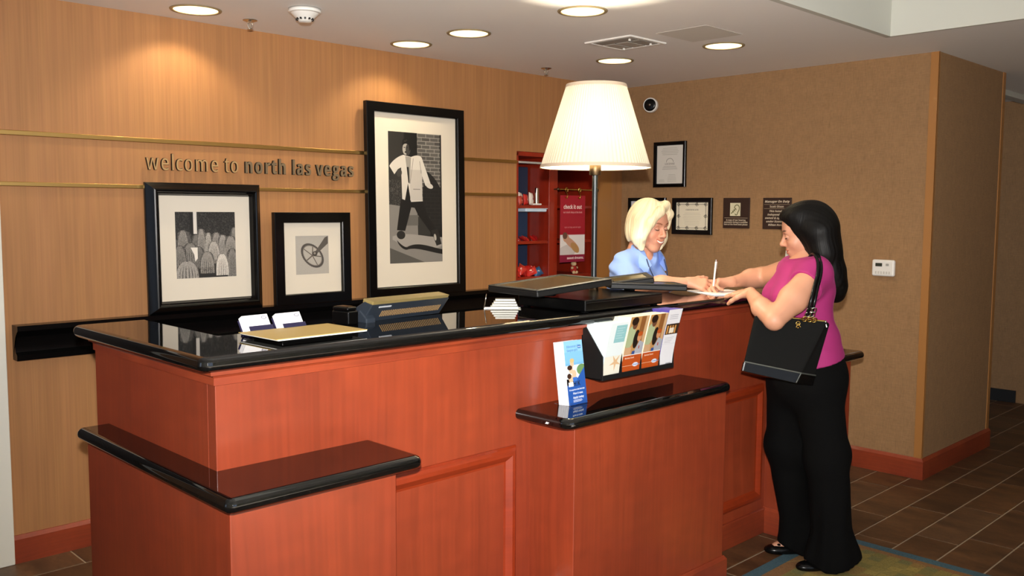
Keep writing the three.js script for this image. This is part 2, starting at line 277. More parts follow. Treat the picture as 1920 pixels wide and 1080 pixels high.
// woven mat in front of the desk
{
  const X0 = -2.1, X1 = -1.232, Z0 = 2.283, Z1 = 3.7, w = X1 - X0, d = Z1 - Z0;
  const tex = canvasTex(512, 832, (c, W, Hh) => {
    const s = W / w; c.fillStyle = '#41606b'; c.fillRect(0, 0, W, Hh); const ins = (m, f) => { c.fillStyle = f; c.fillRect(m * s, m * s, W - 2 * m * s, Hh - 2 * m * s); };
    ins(0.055, '#8a6238'); ins(0.115, '#857639');
    for (let y = 0.12; y < d - 0.12; y += 0.055) for (let x = 0.12; x < w - 0.12; x += 0.055) { const k = hash(Math.round(x * 999), Math.round(y * 999), 3); c.fillStyle = ['#8d7c3c', '#7c7138', '#9a853f', '#76703f', '#8f7038'][Math.floor(k * 5)]; c.fillRect(x * s, y * s, 0.05 * s, 0.05 * s); }
    c.strokeStyle = '#a8924c'; c.lineWidth = 2; for (let i = -10; i < 20; i++) { c.beginPath(); c.moveTo(0.12 * s, (0.12 + i * 0.22) * s); c.lineTo((w - 0.12) * s, (0.5 + i * 0.22) * s); c.stroke(); }
    c.fillStyle = '#41606b'; c.fillRect(0, 0, W, 0.055 * s); c.fillRect(0, 0, 0.055 * s, Hh); c.fillRect(W - 0.055 * s, 0, 0.055 * s, Hh); c.fillRect(0, Hh - 0.055 * s, W, 0.055 * s);
    for (let i = 0; i < 40000; i++) { c.fillStyle = rnd() < 0.5 ? 'rgba(0,0,0,0.12)' : 'rgba(255,240,200,0.07)'; c.fillRect(rnd() * W, rnd() * Hh, 2, 2); }
  });
  const side = std({ color: 0x3a545c, roughness: 1 }), g = new THREE.BoxGeometry(w, 0.007, d); g.translate((X0 + X1) / 2, 0.0035, (Z0 + Z1) / 2);
  single('floor_mat', g, [side, side, std({ map: tex, roughness: 1 }), side, side, side], 'flat woven gold floor mat with blue border under the guest', 'mat');
}
// ---------------------------------------------------------------- reception wall: strips, lettering, ledge, pictures
{
  const run = (y0, y1) => bx(-4.17, OPENL, y0, y1, 0.0005, 0.012, 0.003, 2);
  single('wall_strip', run(1.853, 1.874), M.brass, 'brass strip on the reception wall above the welcome lettering', 'trim strip');
  single('wall_strip', run(1.638, 1.657), M.brass, 'brass strip on the reception wall below the welcome lettering', 'trim strip');
}
{ // raised letters, each one a part
  const sign = thing('wall_lettering', 'raised metal letters reading welcome to north las vegas on the wall', 'lettering', [-2.97, 1.7, 0.0]);
  const loader = new FontLoader(), reg = await loader.loadAsync('fonts/droid/droid_sans_regular.typeface.json'), bold = await loader.loadAsync('fonts/droid/droid_sans_bold.typeface.json');
  const face = std({ color: 0xbf9d6c, metalness: 0.35, roughness: 0.4 }), dark = std({ color: 0x85745a, metalness: 0.4, roughness: 0.42 }), side = std({ color: 0x2c2a26, metalness: 0.6, roughness: 0.5 });
  const size = 0.073; let x = 0; const items = [];
  for (const [text, font, mat] of [['welcome to ', reg, face], ['north las vegas', bold, dark]]) for (const ch of text) {
    const adv = (font.data.glyphs[ch]?.ha ?? 300) * size / font.data.resolution; if (ch !== ' ') items.push([ch, font, mat, x]); x += adv * 1.12;
  }
  const k = 1.163 / x;
  for (const [ch, font, mat, px] of items) {
    const g = new TextGeometry(ch, { font, size: size, depth: 0.012, curveSegments: 5, bevelEnabled: true, bevelThickness: 0.0015, bevelSize: 0.0012, bevelSegments: 1 });
    g.scale(k, 1, 1); g.translate(-3.554 + px * k, 1.728, 0.016); const l = part(sign, 'letter', g, [mat, side]); part(l, 'standoff_pin', rod([-3.535 + px * k, 1.742, 0], [-3.535 + px * k, 1.742, 0.017], 0.002, 0.002, 6), side);
  }
}
{ // black picture ledge, ogee section
  const prof = [[0, 0.895], [0.056, 0.895], [0.058, 0.918], [0.05, 0.924], [0.038, 0.93], [0.034, 0.96], [0.042, 0.995], [0.066, 1.018], [0.076, 1.024], [0.076, 1.046], [0, 1.046]];
  const g = lay(ringSweep(flat([[-4.142, 0], [OPENL - 0.001, 0]]), prof.map(([o, h]) => [o, h]), { closed: false, crease: 0.5 })); g.translate(0, 0, 0.0005);
  single('picture_ledge', g, M.black, 'long glossy black picture ledge with ogee front along the reception wall', 'ledge');
}
const grey = (c, v) => { c.fillStyle = `rgb(${v},${Math.round(v * 0.97)},${Math.round(v * 0.92)})`; };
const cactusTex = canvasTex(512, 512, (c, W, Hh) => {
  grey(c, 34); c.fillRect(0, 0, W, Hh);
  for (let i = 0; i < 2600; i++) { grey(c, 15 + rnd() * 55); c.beginPath(); c.ellipse(rnd() * W, rnd() * 220, 3 + rnd() * 6, 1.5 + rnd() * 3, rnd() * 3, 0, 7); c.fill(); }
  grey(c, 20); c.fillRect(120, 10, 40, 190); grey(c, 215); c.fillRect(150, 0, 30, 170);
  const cactus = (x, y, w, h, b) => { for (let k = 0; k <= 9; k++) { const t = k / 9, ww = w * Math.cos((t - 0.5) * 2.6) ; } const n = 9; c.save(); c.beginPath(); c.moveTo(x - w / 2, y); c.lineTo(x - w / 2, y - h + w * 0.5); c.bezierCurveTo(x - w / 2, y - h - w * 0.2, x + w / 2, y - h - w * 0.2, x + w / 2, y - h + w * 0.5); c.lineTo(x + w / 2, y); c.closePath(); grey(c, b * 0.55); c.fill(); c.clip();
    for (let k = 0; k < n; k++) { const t = ((k + 0.5) / n - 0.5) * 2, px = x + (w / 2) * Math.sin(t * 1.35) / Math.sin(1.35), lw = (w / n) * (0.35 + 0.5 * Math.cos(t * 1.3)); c.strokeStyle = `rgb(${b},${b * 0.97 | 0},${b * 0.92 | 0})`; c.lineWidth = lw; c.beginPath(); c.moveTo(px, y); c.quadraticCurveTo(px, y - h * 0.8, x + (px - x) * 0.2, y - h + 4); c.stroke(); }
    for (let i = 0; i < w * h / 26; i++) { grey(c, rnd() < 0.6 ? Math.min(235, b + 40 + rnd() * 30) : b * 0.4); c.fillRect(x - w / 2 + rnd() * w, y - rnd() * h, 2, 2); } c.restore(); };
  for (let i = 0; i < 26; i++) cactus(10 + (i * 83) % 500, 300 + (i % 6) * 26, 54 + (i % 4) * 14, 90 + (i % 5) * 22, 80 + (i * 37) % 70);
  for (const a of [[60, 330, 90, 190, 130], [215, 320, 66, 190, 140], [275, 320, 54, 160, 165], [345, 330, 84, 170, 135], [400, 350, 80, 170, 150], [470, 380, 110, 190, 140], [120, 430, 130, 190, 120], [190, 440, 90, 170, 110], [320, 380, 100, 150, 170], [260, 480, 120, 170, 140], [30, 480, 110, 220, 120], [480, 512, 90, 220, 125], [90, 530, 190, 150, 150], [390, 500, 110, 170, 205]]) cactus(...a);
  grey(c, 225); c.beginPath(); c.moveTo(122, 275); c.lineTo(180, 275); c.lineTo(180, 360); c.lineTo(158, 385); c.lineTo(150, 330); c.fill();
  grey(c, 30); for (let i = 0; i < 500; i++) c.fillRect(170 + rnd() * 160, 430 + rnd() * 82, 3, 2);
});
const wheelTex = canvasTex(256, 300, (c, W, Hh) => {
  grey(c, 172); c.fillRect(0, 0, W, Hh); for (let i = 0; i < 3000; i++) { grey(c, 160 + rnd() * 26); c.fillRect(rnd() * W, rnd() * Hh, 2, 2); }
  c.save(); c.translate(128, 155); c.rotate(0.9); c.scale(1, 0.66);
  c.lineWidth = 20; c.strokeStyle = '#4a4642'; c.beginPath(); c.arc(0, 0, 98, 0, 7); c.stroke(); c.lineWidth = 6; c.strokeStyle = '#89837a'; c.beginPath(); c.arc(0, 0, 88, 0, 7); c.stroke();
  c.strokeStyle = '#37332f'; c.lineWidth = 4; for (let k = 0; k < 52; k++) { const a = k / 40 * 6.283; c.beginPath(); c.moveTo(Math.cos(a) * 104, Math.sin(a) * 104); c.lineTo(Math.cos(a + 0.05) * 111, Math.sin(a + 0.05) * 111); c.stroke(); }
  c.lineWidth = 9; c.strokeStyle = '#5b554d'; for (let k = 0; k < 5; k++) { const a = k / 5 * 6.283 + 0.3; c.beginPath(); c.moveTo(0, 0); c.lineTo(Math.cos(a) * 86, Math.sin(a) * 86); c.stroke(); } c.restore();
  c.fillStyle = '#55504a'; c.beginPath(); c.moveTo(140, 140); c.lineTo(228, 14); c.lineTo(252, 4); c.lineTo(252, 62); c.lineTo(165, 140); c.fill(); c.fillStyle = '#3c3733'; c.beginPath(); c.arc(148, 140, 19, 0, 7); c.fill(); c.fillStyle = '#8b857c'; c.beginPath(); c.arc(146, 137, 9, 0, 7); c.fill();
});
const jacketTex = canvasTex(384, 744, (c, W, Hh) => {
  grey(c, 14); c.fillRect(0, 0, W, Hh); grey(c, 96); c.fillRect(205, 0, 179, 560);
  for (let r = 0; r < 26; r++) { grey(c, 158); c.fillRect(205, r * 21.5, 179, 3.5); for (let k = 0; k < 4; k++) c.fillRect(205 + k * 62 + (r % 2) * 31, r * 21.5, 4, 21); for (let k = 0; k < 5; k++) { c.fillStyle = `rgba(0,0,0,${rnd() * 0.25})`; c.fillRect(205 + k * 62 - (r % 2) * 31, r * 21.5 + 3, 58, 18); } }
  c.fillStyle = 'rgba(8,8,8,0.8)'; c.beginPath(); c.moveTo(270, 215); c.bezierCurveTo(330, 240, 370, 300, 384, 330); c.lineTo(384, 640); c.lineTo(250, 640); c.lineTo(240, 330); c.fill();
  grey(c, 40); c.fillRect(0, 0, 110, 420); for (let i = 0; i < 700; i++) { grey(c, 20 + rnd() * 80); c.fillRect(rnd() * 80, 270 + rnd() * 150, 3, 5); }
  grey(c, 128); c.beginPath(); c.moveTo(0, 410); c.lineTo(200, 430); c.lineTo(205, 640); c.lineTo(384, 620); c.lineTo(384, Hh); c.lineTo(0, Hh); c.fill(); grey(c, 98); c.fillRect(100, 470, 110, 60); grey(c, 46); c.fillRect(205, 480, 90, 110);
  grey(c, 152); c.beginPath(); c.moveTo(20, 590); c.bezierCurveTo(140, 560, 250, 600, 384, 600); c.lineTo(384, 650); c.bezierCurveTo(300, 690, 220, 620, 120, 650); c.bezierCurveTo(80, 660, 60, 620, 20, 610); c.fill();
  grey(c, 22); c.beginPath(); c.moveTo(50, 612); c.bezierCurveTo(90, 650, 120, 660, 130, 650); c.bezierCurveTo(210, 620, 300, 660, 384, 672); c.lineTo(384, 700); c.bezierCurveTo(300, 690, 190, 650, 120, 668); c.bezierCurveTo(90, 668, 60, 640, 50, 612); c.fill(); grey(c, 82); c.beginPath(); c.moveTo(0, 655); c.lineTo(250, Hh); c.lineTo(0, Hh); c.fill();
  // trousers, shoes
  grey(c, 17); c.beginPath(); c.moveTo(82, 380); c.lineTo(245, 390); c.lineTo(275, 470); c.lineTo(345, 560); c.lineTo(300, 575); c.lineTo(205, 470); c.lineTo(165, 400); c.lineTo(110, 560); c.lineTo(52, 555); c.closePath(); c.fill();
  grey(c, 34); c.beginPath(); c.ellipse(80, 583, 30, 24, 0.1, 0, 7); c.fill(); c.beginPath(); c.moveTo(300, 560); c.lineTo(350, 548); c.lineTo(378, 640); c.lineTo(340, 650); c.fill(); grey(c, 170); c.beginPath(); c.ellipse(330, 600, 9, 20, -0.2, 0, 7); c.fill();
  // white jacket with its arm bent at the hip, other arm out
  grey(c, 205); c.beginPath(); c.moveTo(105, 128); c.bezierCurveTo(60, 140, 20, 170, 6, 195); c.lineTo(40, 240); c.lineTo(66, 210); c.lineTo(88, 200); c.lineTo(92, 378); c.lineTo(112, 385); c.lineTo(135, 290); c.lineTo(155, 395); c.lineTo(240, 390); c.lineTo(232, 230); c.lineTo(262, 300); c.lineTo(300, 285); c.lineTo(238, 140); c.bezierCurveTo(220, 118, 180, 130, 160, 138); c.closePath(); c.fill();
  grey(c, 188); c.fillRect(150, 210, 88, 176); grey(c, 150); c.beginPath(); c.moveTo(160, 140); c.lineTo(148, 290); c.lineTo(140, 290); c.lineTo(118, 135); c.fill(); grey(c, 24); c.beginPath(); c.moveTo(128, 196); c.lineTo(142, 196); c.lineTo(146, 285); c.lineTo(138, 285); c.fill();
  grey(c, 95); c.fillRect(172, 320, 52, 3); c.strokeStyle = '#77726a'; c.lineWidth = 3; c.beginPath(); c.moveTo(176, 145); c.lineTo(150, 290); c.stroke(); c.beginPath(); c.moveTo(232, 230); c.lineTo(222, 160); c.stroke();
  grey(c, 198); c.beginPath(); c.ellipse(292, 300, 28, 15, 0.3, 0, 7); c.fill(); grey(c, 60); c.beginPath(); c.ellipse(74, 232, 18, 22, 0.5, 0, 7); c.fill();
  grey(c, 168); c.beginPath(); c.ellipse(124, 92, 24, 36, 0.12, 0, 7); c.fill(); grey(c, 60); c.beginPath(); c.ellipse(140, 96, 18, 34, 0.12, 0, 7); c.fill(); grey(c, 10); c.beginPath(); c.moveTo(98, 76); c.bezierCurveTo(92, 40, 112, 30, 128, 38); c.bezierCurveTo(150, 34, 164, 60, 158, 96); c.lineTo(148, 104); c.lineTo(144, 70); c.bezierCurveTo(130, 62, 112, 62, 104, 74); c.fill(); grey(c, 70); c.fillRect(112, 48, 14, 4); c.fillRect(124, 42, 10, 3); grey(c, 25); c.fillRect(108, 84, 12, 4); c.fillRect(128, 84, 9, 4); grey(c, 40); c.beginPath(); c.ellipse(122, 112, 7, 5, 0, 0, 7); c.fill();
  c.fillStyle = '#171614'; c.fillRect(374, 0, 10, 600);
});
// framed picture: frame > (profile), mount board, photograph behind glass
function picture(name, label, x0, x1, y0, y1, matIn, photo, tex, prof, lean = 0.018) {
  const w = x1 - x0, h = y1 - y0, t = thing(name, label, 'picture', [(x0 + x1) / 2, y0, 0.05], { local: true, group: undefined });
  t.rotation.x = -lean; const up = (g) => g.translate(0, h / 2, 0);
  part(t, 'frame', up(frameGeo(w, h, prof)), M.black);
  const [ml, mr, mb, mt] = matIn, mw = mr - ml, mh = mt - mb;
  const cx = (ml + mr) / 2 - (x0 + x1) / 2, cy = (mb + mt) / 2 - y0; const g = new THREE.BoxGeometry(mw + 0.012, mh + 0.012, 0.003); g.translate(cx, cy, 0.012); part(t, 'mount_board', g, M.mat);
  const [pl, pr, pb, pt] = photo, side = M.mat, pg = new THREE.BoxGeometry(pr - pl, pt - pb, 0.0012); pg.translate((pl + pr) / 2 - (x0 + x1) / 2, (pb + pt) / 2 - y0, 0.0138);
  part(t, 'photograph', pg, [side, side, side, side, std({ map: tex, roughness: 0.6 }), side]);
  const bk = new THREE.BoxGeometry(w - 0.02, h - 0.02, 0.004); bk.translate(0, h / 2, 0.004); part(t, 'backing_board', bk, M.blackMatte);
  return t;
}
const FLATP = [[0, 0], [0, 0.03], [0.003, 0.033], [0.05, 0.033], [0.054, 0.03], [0.056, 0.0145], [0.056, 0.0]];
const DEEP = [[0, 0], [0, 0.014], [0.004, 0.017], [0.03, 0.046], [0.036, 0.049], [0.042, 0.047], [0.048, 0.036], [0.052, 0.036], [0.055, 0.026], [0.06, 0.0145], [0.06, 0]];
picture('framed_picture', 'wide black framed photograph of cacti on the picture ledge', -3.575, -2.99, 1.0465, 1.668, [-3.504, -3.05, 1.113, 1.605], [-3.436, -3.13, 1.212, 1.531], cactusTex, DEEP);
picture('framed_picture', 'smallest black framed picture, of a spoked wheel, on the picture ledge', -2.918, -2.454, 1.0465, 1.53, [-2.86, -2.512, 1.101, 1.48], [-2.79, -2.588, 1.202, 1.406], wheelTex, FLATP);
picture('framed_picture', 'tall black framed photograph of a figure in a white jacket', -2.333, -1.614, 1.0465, 2.15, [-2.268, -1.677, 1.111, 2.092], [-2.177, -1.785, 1.238, 1.993], jacketTex, FLATP);
// ---------------------------------------------------------------- certificate wall
const lines = (c, x, y, w, n, dy, col, lw = 2, jag = 0.3) => { c.strokeStyle = col; c.lineWidth = lw; for (let i = 0; i < n; i++) { const k = w * (1 - jag * rnd()); c.beginPath(); c.moveTo(x - k / 2, y + i * dy); c.lineTo(x + k / 2, y + i * dy); c.stroke(); } };
const licenceTex = canvasTex(256, 340, (c, W, Hh) => { c.fillStyle = '#d9d6cc'; c.fillRect(0, 0, W, Hh); lines(c, 128, 26, 190, 5, 14, '#a8a498', 3); c.strokeStyle = '#8f8c84'; c.lineWidth = 5; c.beginPath(); c.arc(128, 150, 34, Math.PI, 0); c.stroke(); c.font = 'bold 22px serif'; c.fillStyle = '#7f7c74'; c.textAlign = 'center'; c.fillText('LICENSE', 128, 172); lines(c, 128, 186, 150, 3, 12, '#99958a', 3); lines(c, 150, 260, 90, 5, 14, '#b0aca1', 3); lines(c, 50, 306, 60, 2, 12, '#aaa69b', 3); });
const scrollTex = canvasTex(340, 300, (c, W, Hh) => { c.fillStyle = '#e3dcc6'; c.fillRect(0, 0, W, Hh); c.strokeStyle = '#3a382f'; c.lineWidth = 4; c.strokeRect(28, 24, W - 56, Hh - 48); for (const [x, y] of [[28, 24], [W - 28, 24], [28, Hh - 24], [W - 28, Hh - 24], [120, 24], [220, 24], [120, Hh - 24], [220, Hh - 24], [28, 150], [W - 28, 150]]) { for (let k = 0; k < 4; k++) { c.lineWidth = 5; c.beginPath(); c.arc(x + Math.cos(k * 1.57) * 9, y + Math.sin(k * 1.57) * 9, 8, k, k + 4); c.stroke(); } } c.fillStyle = '#6d685c'; c.textAlign = 'center'; c.font = 'bold 20px serif'; c.fillText('CERTIFICATE', W / 2, 88); lines(c, W / 2, 116, 200, 8, 18, '#aaa390', 2); });
const plainTex = canvasTex(300, 240, (c, W, Hh) => { c.fillStyle = '#d4d4d6'; c.fillRect(0, 0, W, Hh); lines(c, 150, 40, 200, 9, 20, '#8f8f93', 3); });
const earTex = canvasTex(256, 270, (c, W, Hh) => {
  c.fillStyle = '#2e1a12'; c.fillRect(0, 0, W, Hh); c.fillStyle = '#d6d0b0'; c.fillRect(68, 42, 104, 120); c.strokeStyle = '#6e6a44'; c.lineWidth = 9; c.beginPath(); c.moveTo(80, 140); c.lineTo(128, 92); c.stroke(); c.lineWidth = 8; c.beginPath(); c.moveTo(112, 92); c.bezierCurveTo(110, 50, 166, 50, 160, 96); c.bezierCurveTo(158, 118, 144, 122, 142, 142); c.bezierCurveTo(138, 158, 118, 152, 120, 140); c.stroke(); c.lineWidth = 4; for (let k = 0; k < 3; k++) { c.beginPath(); c.moveTo(88 + k * 14, 112 - k * 12); c.lineTo(108 + k * 14, 132 - k * 12); c.stroke(); }
  c.strokeStyle = '#b9ac94'; c.lineWidth = 3; c.beginPath(); c.moveTo(12, 180); c.lineTo(244, 180); c.stroke(); c.fillStyle = '#d8ccb4'; c.textAlign = 'center'; c.font = 'bold 19px sans-serif'; c.fillText('A copy of our hearing', 128, 206); c.fillText('assistance listing is available', 128, 226, 236); c.fillText('here at the front desk please', 128, 246, 236);
});
const dutyTex = canvasTex(300, 320, (c, W, Hh) => {
  c.fillStyle = '#2e1a12'; c.fillRect(0, 0, W, Hh); c.fillStyle = '#e0d4bc'; c.textAlign = 'center'; c.font = 'bold italic 32px sans-serif'; c.fillText('Manager On Duty', 150, 46, 270); c.fillStyle = '#a89a80'; c.fillRect(10, 64, 280, 3); c.fillRect(10, 108, 280, 3); c.fillStyle = '#d8ccb4'; c.font = 'bold 28px sans-serif'; c.fillText('Scott Olson', 150, 98); c.font = 'bold italic 29px sans-serif';
  ['This hotel is', 'independently', 'owned & operated', 'under license by', 'Hilton Hotels'].forEach((t, i) => c.fillText(t, 150, 146 + i * 36, 276));
});
const onWall = (z, y) => [-0.001, y, z];
function certificate(label, z0, z1, y0, y1, tex, rim) {
  const t = thing('framed_certificate', label, 'certificate', onWall((z0 + z1) / 2, y0), { local: true, turn: -Math.PI / 2 }), w = z1 - z0, h = y1 - y0;
  part(t, 'frame', frameGeo(w, h, [[0, 0], [0, 0.018], [0.004, 0.021], [rim - 0.004, 0.018], [rim, 0.012], [rim, 0]]).translate(0, h / 2, 0), M.black);
  const g = new THREE.BoxGeometry(w - 2 * rim + 0.004, h - 2 * rim + 0.004, 0.006); g.translate(0, h / 2, 0.006); part(t, 'document', g, [M.mat, M.mat, M.mat, M.mat, std({ map: tex, roughness: 0.45 }), M.mat]);
}
certificate('upright black framed certificate hung alone above the lower row', 0.298, 0.571, 1.716, 2.035, licenceTex, 0.026);
certificate('black framed certificate half hidden behind the blonde receptionist', 0.074, 0.408, 1.376, 1.643, plainTex, 0.024);
certificate('black framed certificate with a scrollwork border right of the receptionist', 0.467, 0.793, 1.387, 1.64, scrollTex, 0.032);
function plaque(label, z0, z1, y0, y1, tex) { const t = thing('wall_plaque', label, 'sign', onWall((z0 + z1) / 2, y0), { local: true, turn: -Math.PI / 2 }), g = bx(-(z1 - z0) / 2, (z1 - z0) / 2, 0, y1 - y0, 0, 0.009, 0.002), brown = std({ color: 0x2e1a12, roughness: 0.5 }); part(t, 'plate', g, brown); const f = new THREE.BoxGeometry(z1 - z0 - 0.006, y1 - y0 - 0.006, 0.002); f.translate(0, (y1 - y0) / 2, 0.009); part(t, 'printed_face', f, [brown, brown, brown, brown, std({ map: tex, roughness: 0.5 }), brown]); }
plaque('brown plaque with an ear symbol for hearing assistance', 0.878, 1.078, 1.436, 1.638, earTex);
plaque('brown plaque headed Manager On Duty beside the dark-haired guest', 1.176, 1.376, 1.435, 1.637, dutyTex);
{ // thermostat
  const t = thing('thermostat', 'white thermostat on the brown fabric wall right of the guest', 'thermostat', onWall(1.984, 1.171), { local: true, turn: -Math.PI / 2 });
  part(t, 'housing', bx(-0.067, 0.067, 0, 0.098, 0, 0.028, 0.012, 3), M.plastic);
  part(t, 'display', bx(-0.044, -0.004, 0.058, 0.078, 0.027, 0.0295, 0.001), std({ color: 0x3b3d33, roughness: 0.25 }));
  part(t, 'button', bx(0.018, 0.036, 0.062, 0.076, 0.027, 0.031, 0.003, 2), std({ color: 0xa5a39c, roughness: 0.5 }));
  const s = std({ color: 0xc9c5bd, roughness: 0.6 }); for (let k = 0; k < 6; k++) part(t, 'vent_slot', bx(-0.045 + k * 0.016, -0.035 + k * 0.016, 0.014, 0.03, 0.0275, 0.0292, 0.001), s);
}
{ // security camera
  const t = thing('security_camera', 'small white wall camera with a black lens face near the ceiling', 'camera', [0, 2.25, 0.27], { local: true });
  const tilt = (g) => g.rotateZ(Math.PI / 2).rotateY(0.32).translate(-0.012, 0.045, 0.01);
  part(t, 'bracket', rod([0, 0.045, 0], [-0.02, 0.045, 0.005], 0.03, 0.026, 24), M.plastic);
  part(t, 'housing', tilt(lathe([[0, 0], [0.036, 0], [0.044, 0.008], [0.052, 0.035], [0.053, 0.058], [0.049, 0.068], [0.044, 0.07], [0.044, 0.064], [0, 0.064]])), M.plastic);
  part(t, 'lens_face', tilt(lathe([[0.0, 0.0745], [0.03, 0.073], [0.0435, 0.068], [0.044, 0.06]])), M.black);
  part(t, 'lens', tilt(lathe([[0.0, 0.079], [0.006, 0.077], [0.009, 0.072]], 20)), M.chrome);
}
// ---------------------------------------------------------------- ceiling fittings
{
  const ref = std({ color: 0xf4ead2, metalness: 0.1, roughness: 0.4 }), bulbM = std({ color: 0xfff4d8, emissive: new THREE.Color(1, 0.86, 0.6), emissiveIntensity: 14 }), rimM = std({ color: 0x9c8c6a, roughness: 0.5 });
  let first;
  CANS.forEach(([x, z, where], i) => {
    let t; const label = `recessed round ceiling downlight ${where}`;
    if (!first) {
      t = first = thing('downlight', label, 'ceiling light', [x, H, z], { local: true, group: 'recessed downlights over the desk' });
      part(t, 'trim_ring', lathe([[0.0965, 0.004], [0.0965, -0.002], [0.1, -0.005], [0.112, -0.004], [0.114, 0.0], [0.0965, 0.004]]), rimM);
      part(t, 'reflector', lathe([[0.0965, 0.0], [0.093, 0.05], [0.083, 0.1], [0.068, 0.14], [0.05, 0.165], [0.0, 0.17]]), ref);
      part(t, 'housing', lathe([[0.1, 0.021], [0.102, 0.19], [0, 0.19]]), M.blackMatte);
      part(t, 'bulb', lathe([[0, 0.085], [0.022, 0.088], [0.038, 0.097], [0.045, 0.11], [0.04, 0.125], [0.02, 0.15], [0.014, 0.168]]), bulbM);
    } else { t = first.clone(); t.name = numbered('downlight'); t.position.set(x, H, z); t.userData = { label, category: 'ceiling light', group: 'recessed downlights over the desk' }; scene.add(t); }
    const l = new THREE.SpotLight(new THREE.Color(1, 0.83, 0.55), DOWN, 0, 62 * D2R, 0.35, 2); l.position.set(x, H + 0.078, z); l.target.position.set(x, 0, z); l.castShadow = true; l.shadow.radius = 1.6; scene.add(l, l.target);
  });
}
{ // smoke detector, sprinklers, vent, access panel
  const t = thing('smoke_detector', 'white round smoke detector on the ceiling', 'smoke detector', [-3.062, H, 0.62], { local: true });
  part(t, 'base', lathe([[0, 0], [0.072, 0], [0.073, -0.014], [0.068, -0.02], [0, -0.02]]), M.plastic);
  part(t, 'head', lathe([[0.064, -0.018], [0.058, -0.026], [0.04, -0.042], [0.03, -0.052], [0.026, -0.06], [0, -0.061]]), M.plastic);
  for (let k = 0; k < 12; k++) part(t, 'slot', bx(-0.004, 0.004, -0.0505, -0.0425, 0.032, 0.0405, 0).rotateY(k / 12 * Math.PI * 2), M.blackMatte);
  let s0; [[-3.116, 0.222, 'left ceiling sprinkler, between the first downlight and the smoke detector'], [-1.08, 0.241, 'far ceiling sprinkler, close to the wall above the lamp']].forEach(([x, z, label]) => {
    let s; if (!s0) {
      s = s0 = thing('sprinkler', label, 'sprinkler', [x, H, z], { local: true, group: 'ceiling sprinklers' });
      part(s, 'escutcheon', lathe([[0, 0], [0.034, 0], [0.034, -0.003], [0.02, -0.008], [0.012, -0.012], [0, -0.012]], 28), M.chrome);
      part(s, 'frame_arm', merge([tube([[0.009, -0.01, 0], [0.013, -0.024, 0], [0.004, -0.042, 0]], 0.0025, 10, 6), tube([[-0.009, -0.01, 0], [-0.013, -0.024, 0], [-0.004, -0.042, 0]], 0.0025, 10, 6), rod([0, -0.012, 0], [0, -0.04, 0], 0.003)]), M.chrome);
      part(s, 'deflector', lathe([[0, -0.042], [0.014, -0.044], [0.014, -0.046], [0, -0.046]], 20), M.chrome);
    } else { s = s0.clone(); s.name = numbered('sprinkler'); s.position.set(x, H, z); s.userData = { label, category: 'sprinkler', group: 'ceiling sprinklers' }; scene.add(s); }
  });
  const v = thing('ceiling_vent', 'square white air vent grille in the ceiling', 'vent', [-1.42, H, 1.146], { local: true }), w = 0.155;
  const g = ringSweep([[-w, -w], [w, -w], [w, w], [-w, w]], [[0, 0], [0, 0.005], [-0.004, 0.008], [-0.022, 0.006], [-0.026, 0], [-0.022, -0.001]]); g.rotateX(Math.PI / 2); part(v, 'frame', g, M.plastic);
  const gp = std({ color: 0xb7b1a6, roughness: 0.6 }), gp2 = std({ color: 0x9c9890, roughness: 0.6 });
  part(v, 'plenum', bx(-0.13, 0.13, -0.001, 0.0005, -0.13, 0.13, 0), M.blackMatte);
  for (const [a, b, c, d, m] of [[-0.122, -0.042, -0.122, 0.122, gp2], [-0.03, 0.122, -0.122, -0.05, gp], [-0.03, 0.122, -0.038, 0.04, gp], [-0.03, 0.122, 0.052, 0.122, gp2]]) part(v, 'louver', bx(a, b, -0.006, -0.003, c, d, 0.001), m);
  for (const [a, b] of [[-0.09, 0.1], [0.09, 0.1], [0.1, -0.09]]) part(v, 'clip', bx(a - 0.006, a + 0.006, -0.016, -0.003, b - 0.004, b + 0.004, 0.001), M.plastic);
  const ap = thing('access_panel', 'blank square access panel painted like the ceiling', 'panel', [-1.35, H, 1.566], { local: true }); part(ap, 'panel', bx(-0.163, 0.163, -0.0012, 0, -0.15, 0.15, 0.0005), std({ color: 0xd9d5cc, roughness: 0.9 }));
}
